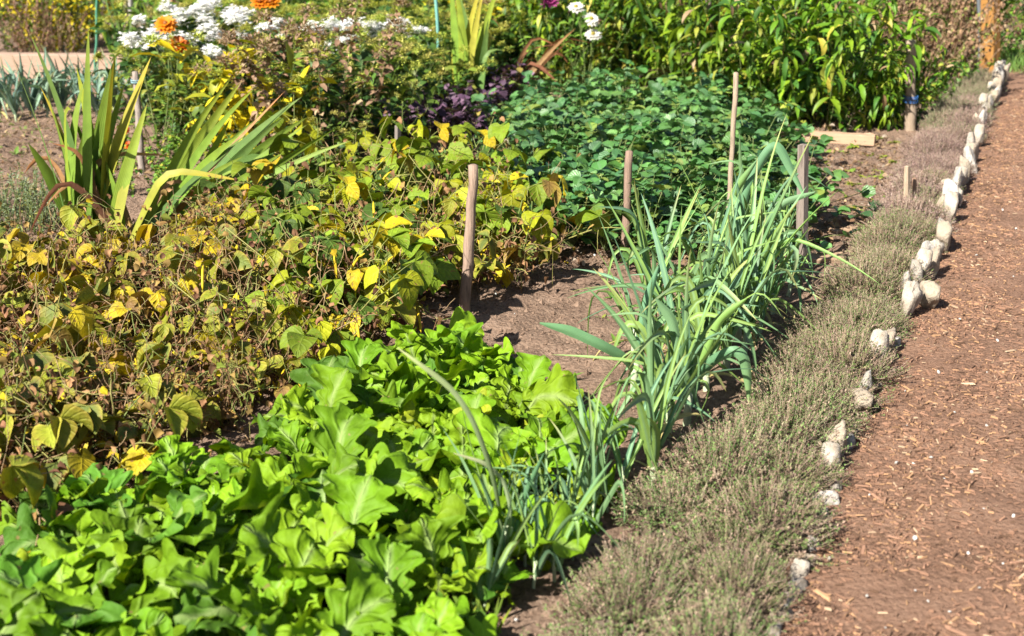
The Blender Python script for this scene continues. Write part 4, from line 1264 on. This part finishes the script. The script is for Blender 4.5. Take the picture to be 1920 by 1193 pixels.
PW = (0.50, 0.34, 0.25)
board("bed_board", G(-160, 152), G(272, 158), 0.27, 0.20, PW, "weathered pinkish timber edging the bed behind the far leeks", "board")
board("bed_board", G(60, 175), G(135, 176), 0.10, 0.03, (0.42, 0.28, 0.18), "short low board lying among the far leeks")
board("bed_board", G(120, 74), G(232, 74), 0.16, 0.06, (0.5, 0.36, 0.22), "pale board far behind, left of the silvery bush")
board("plank", G(1482, 262), G(1640, 272), 0.07, 0.10, (0.52, 0.34, 0.22), "sawn plank lying between the strawberries and the tall plants", "plank")
board("plank", G(1500, 492), G(1602, 490), 0.03, 0.11, (0.46, 0.31, 0.20), "short flat plank beside the grey post and the thyme", "plank")
board("plank", G(1555, 437), G(1612, 434), 0.02, 0.08, (0.46, 0.31, 0.20), "small pale plank just behind the short flat one", "plank")
board("bed_board", G(1878, 97), G(2100, 97), 0.14, 0.05, (0.5, 0.36, 0.24), "board edging the bed at the far end of the path")


def stake(name, px, py, top, r, col, label, square=False, lean=0.0, cat="stake", extra=None, mat=M_WOOD, taper=0.85):
    """stake from its foot pixel to the pixel of its top"""
    a = G(px, py); b = D(top[0], top[1], a[1] + lean)
    rngs = np.random.default_rng(int(px + py)); k = 9
    t = np.linspace(0, 1, k)[:, None]
    a2 = a - (b - a) * 0.06
    path = a2 * (1 - t) + b * t - a
    path[1:-1] += rngs.normal(0, 0.0035, (k - 2, 3)) * (0 if square else 1)
    path = np.concatenate([path, path[-1:] + [0, 0, 0.004]])
    rr = np.concatenate([np.linspace(r, r * taper, k) * (1 + rngs.normal(0, 0.04 if not square else 0.0, k)), [r * 0.5 * taper]])
    mb = MB()
    tubes(mb, path[None], rr[None], col, m=4 if square else 9)
    root = empty(name, tuple(a))
    for q_ in range(len(mb.c)): mb.c[q_] = mb.c[q_] * (0.72 if mat is M_WOOD else 1.0)
    mb.build("shaft", mat, root, smooth=not square)
    if extra:
        for f, cc in extra:
            c = a2 * (1 - f) + b * f - a
            th = np.linspace(0, 2 * PI, 13)
            for dz in (-0.006, 0.006):
                ring = c + np.stack([np.cos(th) * r * 1.25, np.sin(th) * r * 1.25, th * 0 + dz + np.sin(th) * 0.004], -1)
                mb = MB(); tubes(mb, ring[None], 0.0035, cc, m=5, cap=False); mb.build("twine", M_PAINT, root)
    tag(root, label, cat)
    return root


WD = (0.50, 0.37, 0.27); GW = (0.42, 0.32, 0.25)
stake("wooden_stake", 873, 585, (887, 310), 0.024, (0.50, 0.35, 0.26), "thick round stake between the leafy greens and the beans")
stake("wooden_stake", 1172, 482, (1180, 284), 0.021, (0.46, 0.31, 0.23), "reddish round stake at the front of the strawberry patch", cat="stake")
stake("wooden_stake", 1362, 478, (1380, 137), 0.0135, (0.60, 0.46, 0.33), "tall thin pale stake rising out of the strawberries, leaning right")
stake("wooden_post", 1503, 505, (1506, 272), 0.029, (0.40, 0.32, 0.27), "grey square post at the far end of the leek row", True)
stake("wooden_stake", 1700, 408, (1701, 312), 0.019, (0.62, 0.47, 0.33), "short pale stake beside the brown twiggy thyme", True)
stake("wooden_stake", 1713, 400, (1715, 335), 0.013, (0.45, 0.28, 0.18), "thin reddish stick right behind the short pale stake")
stake("wooden_stake", 745, 360, (746, 236), 0.021, (0.34, 0.29, 0.26), "grey stub of a stake above the bean leaves", True)
stake("wooden_stake", 268, 330, (253, 135), 0.022, (0.48, 0.40, 0.34), "pale weathered stake with light blue twine beside the leaning sword leaves", extra=[(0.92, (0.3, 0.5, 0.55))], lean=0.1)
stake("wooden_stake", 950, 345, (950, 262), 0.016, (0.5, 0.42, 0.3), "thin pale stick at the corner of the strawberries and beans")
stake("wooden_stake", 1707, 247, (1708, 76), 0.042, (0.55, 0.42, 0.30), "frayed broad stake wrapped in blue twine", extra=[(0.42, (0.05, 0.18, 0.5)), (0.38, (0.05, 0.18, 0.5))])
stake("wooden_stake", 1328, 200, (1328, -60), 0.028, (0.45, 0.34, 0.26), "brown stake behind the lance leaved plants at the photo's top edge")
stake("wooden_stake", 1454, 215, (1453, -60), 0.026, (0.60, 0.56, 0.50), "pale stake behind the lance leaved plants at the photo's top edge")
stake("wooden_post", 1856, 134, (1858, -90), 0.105, (0.56, 0.27, 0.07), "broad orange brown post at the far end of the path", True)
stake("metal_pole", 1838, 130, (1835, -80), 0.022, (0.16, 0.18, 0.2), "dark thin pole just left of the orange post", mat=M_PAINT, cat="pole")
stake("plant_support", 178, 160, (184, -80), 0.011, (0.10, 0.32, 0.20), "thin green rod behind the far leeks", mat=M_PAINT, cat="rod", taper=1)
stake("plant_support", 828, 195, (813, -80), 0.014, (0.20, 0.48, 0.42), "turquoise rod in the flower bed beside the light sword leaves", mat=M_PAINT, cat="rod", taper=1)
stake("metal_pole", 246, 120, (243, -80), 0.022, (0.42, 0.40, 0.36), "thin grey pole in front of the silvery bush", mat=M_PAINT, cat="pole", taper=1)
stake("wooden_stake", 325, 100, (323, -80), 0.04, (0.52, 0.30, 0.14), "orange brown stake right of the silvery bush", True)
stake("wooden_stake", 732, 150, (728, 25), 0.024, (0.48, 0.38, 0.33), "grey stake between the white phlox and the turquoise rod")
stake("wooden_stake", 684, 120, (664, -40), 0.013, (0.6, 0.42, 0.2), "thin yellowish cane leaning left behind the phlox")

# ------------------------------------------------------------------ backdrop bushes
farG = []
for s in range(4):
    r_, tips, rg = leafy_plant("garden_bush", 900 + s, 1.05, 1.0, 32, 46, 0.10, 0.05, [OLIVE, GREEN, [(3, (0.12, 0.30, 0.03)), (2, (0.18, 0.38, 0.04))], YEL][s], droop=0.8, elev=0.3, nu=4)
    farG.append(r_)
farG = Pool(farG)
silver = Pool([leafy_plant("silvery_bush", 910, 0.9, 1.0, 40, 50, 0.05, 0.012, [(3, (0.30, 0.34, 0.26)), (2, (0.22, 0.27, 0.18))], elev=0.7, droop=0.2, nu=3)[0]])
darkb = Pool([leafy_plant("dark_bush", 911, 0.9, 1.0, 34, 50, 0.06, 0.035, [(3, (0.06, 0.13, 0.05)), (2, (0.10, 0.2, 0.08))], elev=0.3)[0]])
FB = [(farG, 0, 25, 98, .75, "yellow green bush behind the board wall at the photo's left edge"), (farG, 3, 95, 98, .8, "yellow leaved bush behind the middle of the board wall"), (wb, 0, 72, 112, .62, "reddish brown withered bush in front of the yellow one"), (wb, 1, 115, 112, .5, "small rust brown bush behind the board wall"),
      (farG, 0, 160, 85, .7, "olive bush left of the green rod"), (silver, 0, 270, 78, 1.0, "pale silvery feathery bush behind the iris"), (farG, 2, 390, 82, 1.0, "fresh green bush behind the first white phlox"), (farG, 2, 600, 75, 1.1, "bright green bush behind the top of the brown phlox"),
      (farG, 2, 690, 75, 1.1, "bright green bush right of the yellowish cane"), (farG, 0, 770, 85, 1.0, "olive bush behind the turquoise rod"), (farG, 3, 960, 95, 1.15, "tall yellow bush at the top behind the dried sword leaves"), (silver, 0, 880, 72, .9, "greyish feathery bush behind the light sword leaves"),
      (farG, 0, 470, 85, 1.0, "olive bush behind the orange zinnia at the top edge"), (darkb, 0, 1040, 85, 1.1, "dark green bush behind the magenta dahlia"), (farG, 1, 1130, 90, 1.1, "green bush behind the white dahlias"), (farG, 1, 1240, 85, 1.2, "green bush left of the brown stake at the top"),
      (farG, 1, 1370, 85, 1.2, "green bush between the two stakes at the top"), (farG, 1, 1500, 85, 1.2, "green bush right of the pale stake at the top"), (farG, 3, 1600, 85, 1.2, "yellow green bush behind the withered bushes"), (farG, 1, 1700, 80, 1.2, "green bush behind the stake with blue twine"),
      (farG, 1, 1780, 80, 1.1, "green bush left behind the orange post"), (darkb, 0, 1905, 45, .9, "dark bluish bush far behind the path"), (darkb, 0, 1870, 30, 1.2, "dark bush right behind the orange post"), (farG, 1, 1960, 70, .6, "green bush past the photo's right edge by the far board")]
for i, (pool, v, px, py, s, lab) in enumerate(FB):
    p = G(px, py)
    tag(pool.take(v, (p[0], p[1], 0), i * 1.7, s), lab, "bush")
hb = Pool([leafy_plant("hedge_bush", 920 + s, 1.6, 1.9, 44, 60, 0.10, 0.07, [DKG, GREEN][s], droop=0.8, elev=0.3, nu=3, stem_r=0.01)[0] for s in range(2)])
for i, x in enumerate(np.arange(-9.5, 13, 1.5)):
    tag(hb.take(i, (x, 19.5 + (i % 3) * 0.6, 0), i * 0.9, 1.0), "green hedge bush far behind the garden, %s from the left" % ordw(i), "hedge", "hedge bushes behind the garden")

# ------------------------------------------------------------------ low plants on bare soil
def rosette(name, seed, n, L, w, cols, el=0.5, lobe=0.1, kind='ovate'):
    rng = np.random.default_rng(seed)
    mb = MB(); az = np.arange(n) * 2.4
    leaves(mb, rng, np.zeros((n, 3)) + [0, 0, 0.005], az, el + rng.normal(0, 0.3, n), L * rng.uniform(0.6, 1.1, n), w, 0.8, 0, 0.2, kind, 7, 5, lobe=lobe, lobek=3, frill=0.04, col=pick(rng, n, cols))
    return mb.build(name, M_LEAF)


seedl = Pool([rosette("seedling", 930 + i, 11, 0.07, 0.032, [(3, (0.36, 0.42, 0.04)), (2, (0.20, 0.30, 0.04))]) for i in range(3)])
rng = np.random.default_rng(71)
sp_ = [(1555, 282), (1580, 278), (1610, 300), (1560, 305), (1630, 285), (1595, 318), (1640, 318), (1622, 330), (1600, 345), (1655, 335), (1570, 335), (1660, 290), (1635, 352), (1590, 365), (1675, 300), (1545, 300), (1690, 330), (1665, 365), (1625, 372), (1600, 395), (1650, 260), (1600, 275), (1530, 285), (1680, 270)]
sp_.sort(key=lambda p: -p[1])
for i, (px, py) in enumerate(sp_):
    tag(seedl.take(int(rng.integers(3)), gz(G(px, py)), rng.uniform(0, 6), rng.uniform(0.6, 1.25)), "yellow green seedling on bare soil before the sawn plank, %s nearest" % ordw(i), "seedling", "seedlings before the sawn plank")
clov = Pool([rosette("weed", 940 + i, 9, 0.09, 0.03, [(3, (0.14, 0.26, 0.04)), (1, (0.3, 0.36, 0.06))]) for i in range(2)])
wp = [(1130, 590), (1155, 640), (1140, 660), (1480, 470), (1530, 455), (1060, 760), (70, 243), (130, 300), (30, 290), (1390, 735), (1065, 715), (1150, 560)]
wp.sort(key=lambda p: -p[1])
for i, (px, py) in enumerate(wp):
    tag(clov.take(i, gz(G(px, py)), i, rng.uniform(0.4, 1.0)), "little green weed on bare soil, %s nearest of the scattered weeds" % ordw(i), "weed", "weeds on bare soil")
gg = []
for s in range(2):
    r_, tips, rg = leafy_plant("grey_herb", 950 + s, 0.26, 0.3, 22, 26, 0.03, 0.008, [(3, (0.20, 0.27, 0.14)), (2, (0.28, 0.34, 0.20)), (0.5, (0.4, 0.38, 0.1))], elev=0.6, droop=0.2)
    gg.append(r_)
gg = Pool(gg)
for i, (px, py) in enumerate([(-20, 440), (28, 435), (70, 440), (0, 400), (48, 398), (95, 415), (-60, 420)]):
    tag(gg.take(i, gz(G(px, py)), i * 1.1, rng.uniform(0.85, 1.1)), "grey green fine herb beside the sword leaves, %s from the left" % ordw([1, 3, 5, 2, 4, 6, 0][i]), "herb", "grey green herbs left of the sword leaves")

# grass beyond the path's end
rng = np.random.default_rng(81)
n = 5000
gp = poly_px([(1862, 132), (1895, 140), (2150, 150), (2200, 80), (1870, 80)], 0)
po = np.array(gp); x = rng.uniform(po[:, 0].min(), po[:, 0].max(), n * 3); y = rng.uniform(po[:, 1].min(), po[:, 1].max(), n * 3)
k = in_poly(x, y, gp); x, y = x[k][:n], y[k][:n]; n = len(x)
mb = MB()
leaves(mb, rng, np.stack([x, y, 0 * x], -1), rng.uniform(0, 6.28, n), rng.uniform(0.9, 1.5, n), rng.uniform(0.07, 0.2, n), 0.008, 0.6, 0, 0.2, 'ribbon', 4, 2, col=pick(rng, n, [(3, (0.13, 0.25, 0.05)), (2, (0.2, 0.3, 0.06))]))
tag(mb.build("grass", M_LEAF), "short green grass growing at the path's far end", "grass", None, "stuff")
# weeds and dead bits on the soil left at the back
litter("garden_debris", poly_px([(-100, 330), (-100, 230), (250, 225), (300, 330), (120, 420)], 0), 1500, TAN + [(2, (0.2, 0.26, 0.07))], "dead leaves and stems on the soil behind the sword leaves", 35, (0.02, 0.08))

# ------------------------------------------------------------------ small pale chips and petals
def bit(seed, r):
    rng = np.random.default_rng(seed); mb = MB()
    blobs(mb, rng, [(0, 0, 0)], r, (0.78, 0.76, 0.72), sub=True, rough=0.12, sq=(1, 0.8, 0.55))
    return mb.build("pebble", M_STONE)


bits = Pool([bit(960 + i, 0.0085) for i in range(4)])
PB = [(1715, 1012), (1697, 735), (1745, 860), (1713, 873), (1822, 888), (1900, 970), (1835, 1105), (1716, 1110), (1660, 1180), (1625, 1120), (1845, 957), (1555, 1050), (1815, 1040), (1880, 1060), (1790, 775), (1850, 800), (1760, 700), (1870, 640), (1800, 600), (1740, 560), (1850, 540), (1900, 520), (1830, 480), (1905, 430), (1880, 395), (1860, 340), (1900, 320), (1770, 900), (1780, 1150), (1630, 930), (1700, 800), (1680, 870), (1740, 1130), (1860, 870), (1850, 700), (1905, 780),
      (1106, 1090), (968, 1165), (1410, 762), (1338, 750), (930, 553), (978, 555), (1028, 500), (1085, 498), (1060, 520), (1105, 1065), (1150, 1055), (1170, 960), (1255, 1095), (1330, 870), (190, 740), (130, 620), (320, 712), (380, 722), (1240, 960), (1115, 480), (1000, 490), (965, 590)]
rng = np.random.default_rng(91)
for i, (px, py) in enumerate(PB):
    p = G(px, py, 0.012)
    tag(bits.take(i, (p[0], p[1], 0.016), rng.uniform(0, 6), rng.uniform(0.35, 1.0)), "tiny white pebble lying on the brown ground", "pebble", "tiny white pebbles")

# variants that no plant took
for pool in POOLS:
    for i, r0 in enumerate(pool.r):
        if i not in pool.used:
            for c, gs in TREE[r0.name]:
                for g in gs: bpy.data.objects.remove(g)
                bpy.data.objects.remove(c)
            bpy.data.objects.remove(r0)
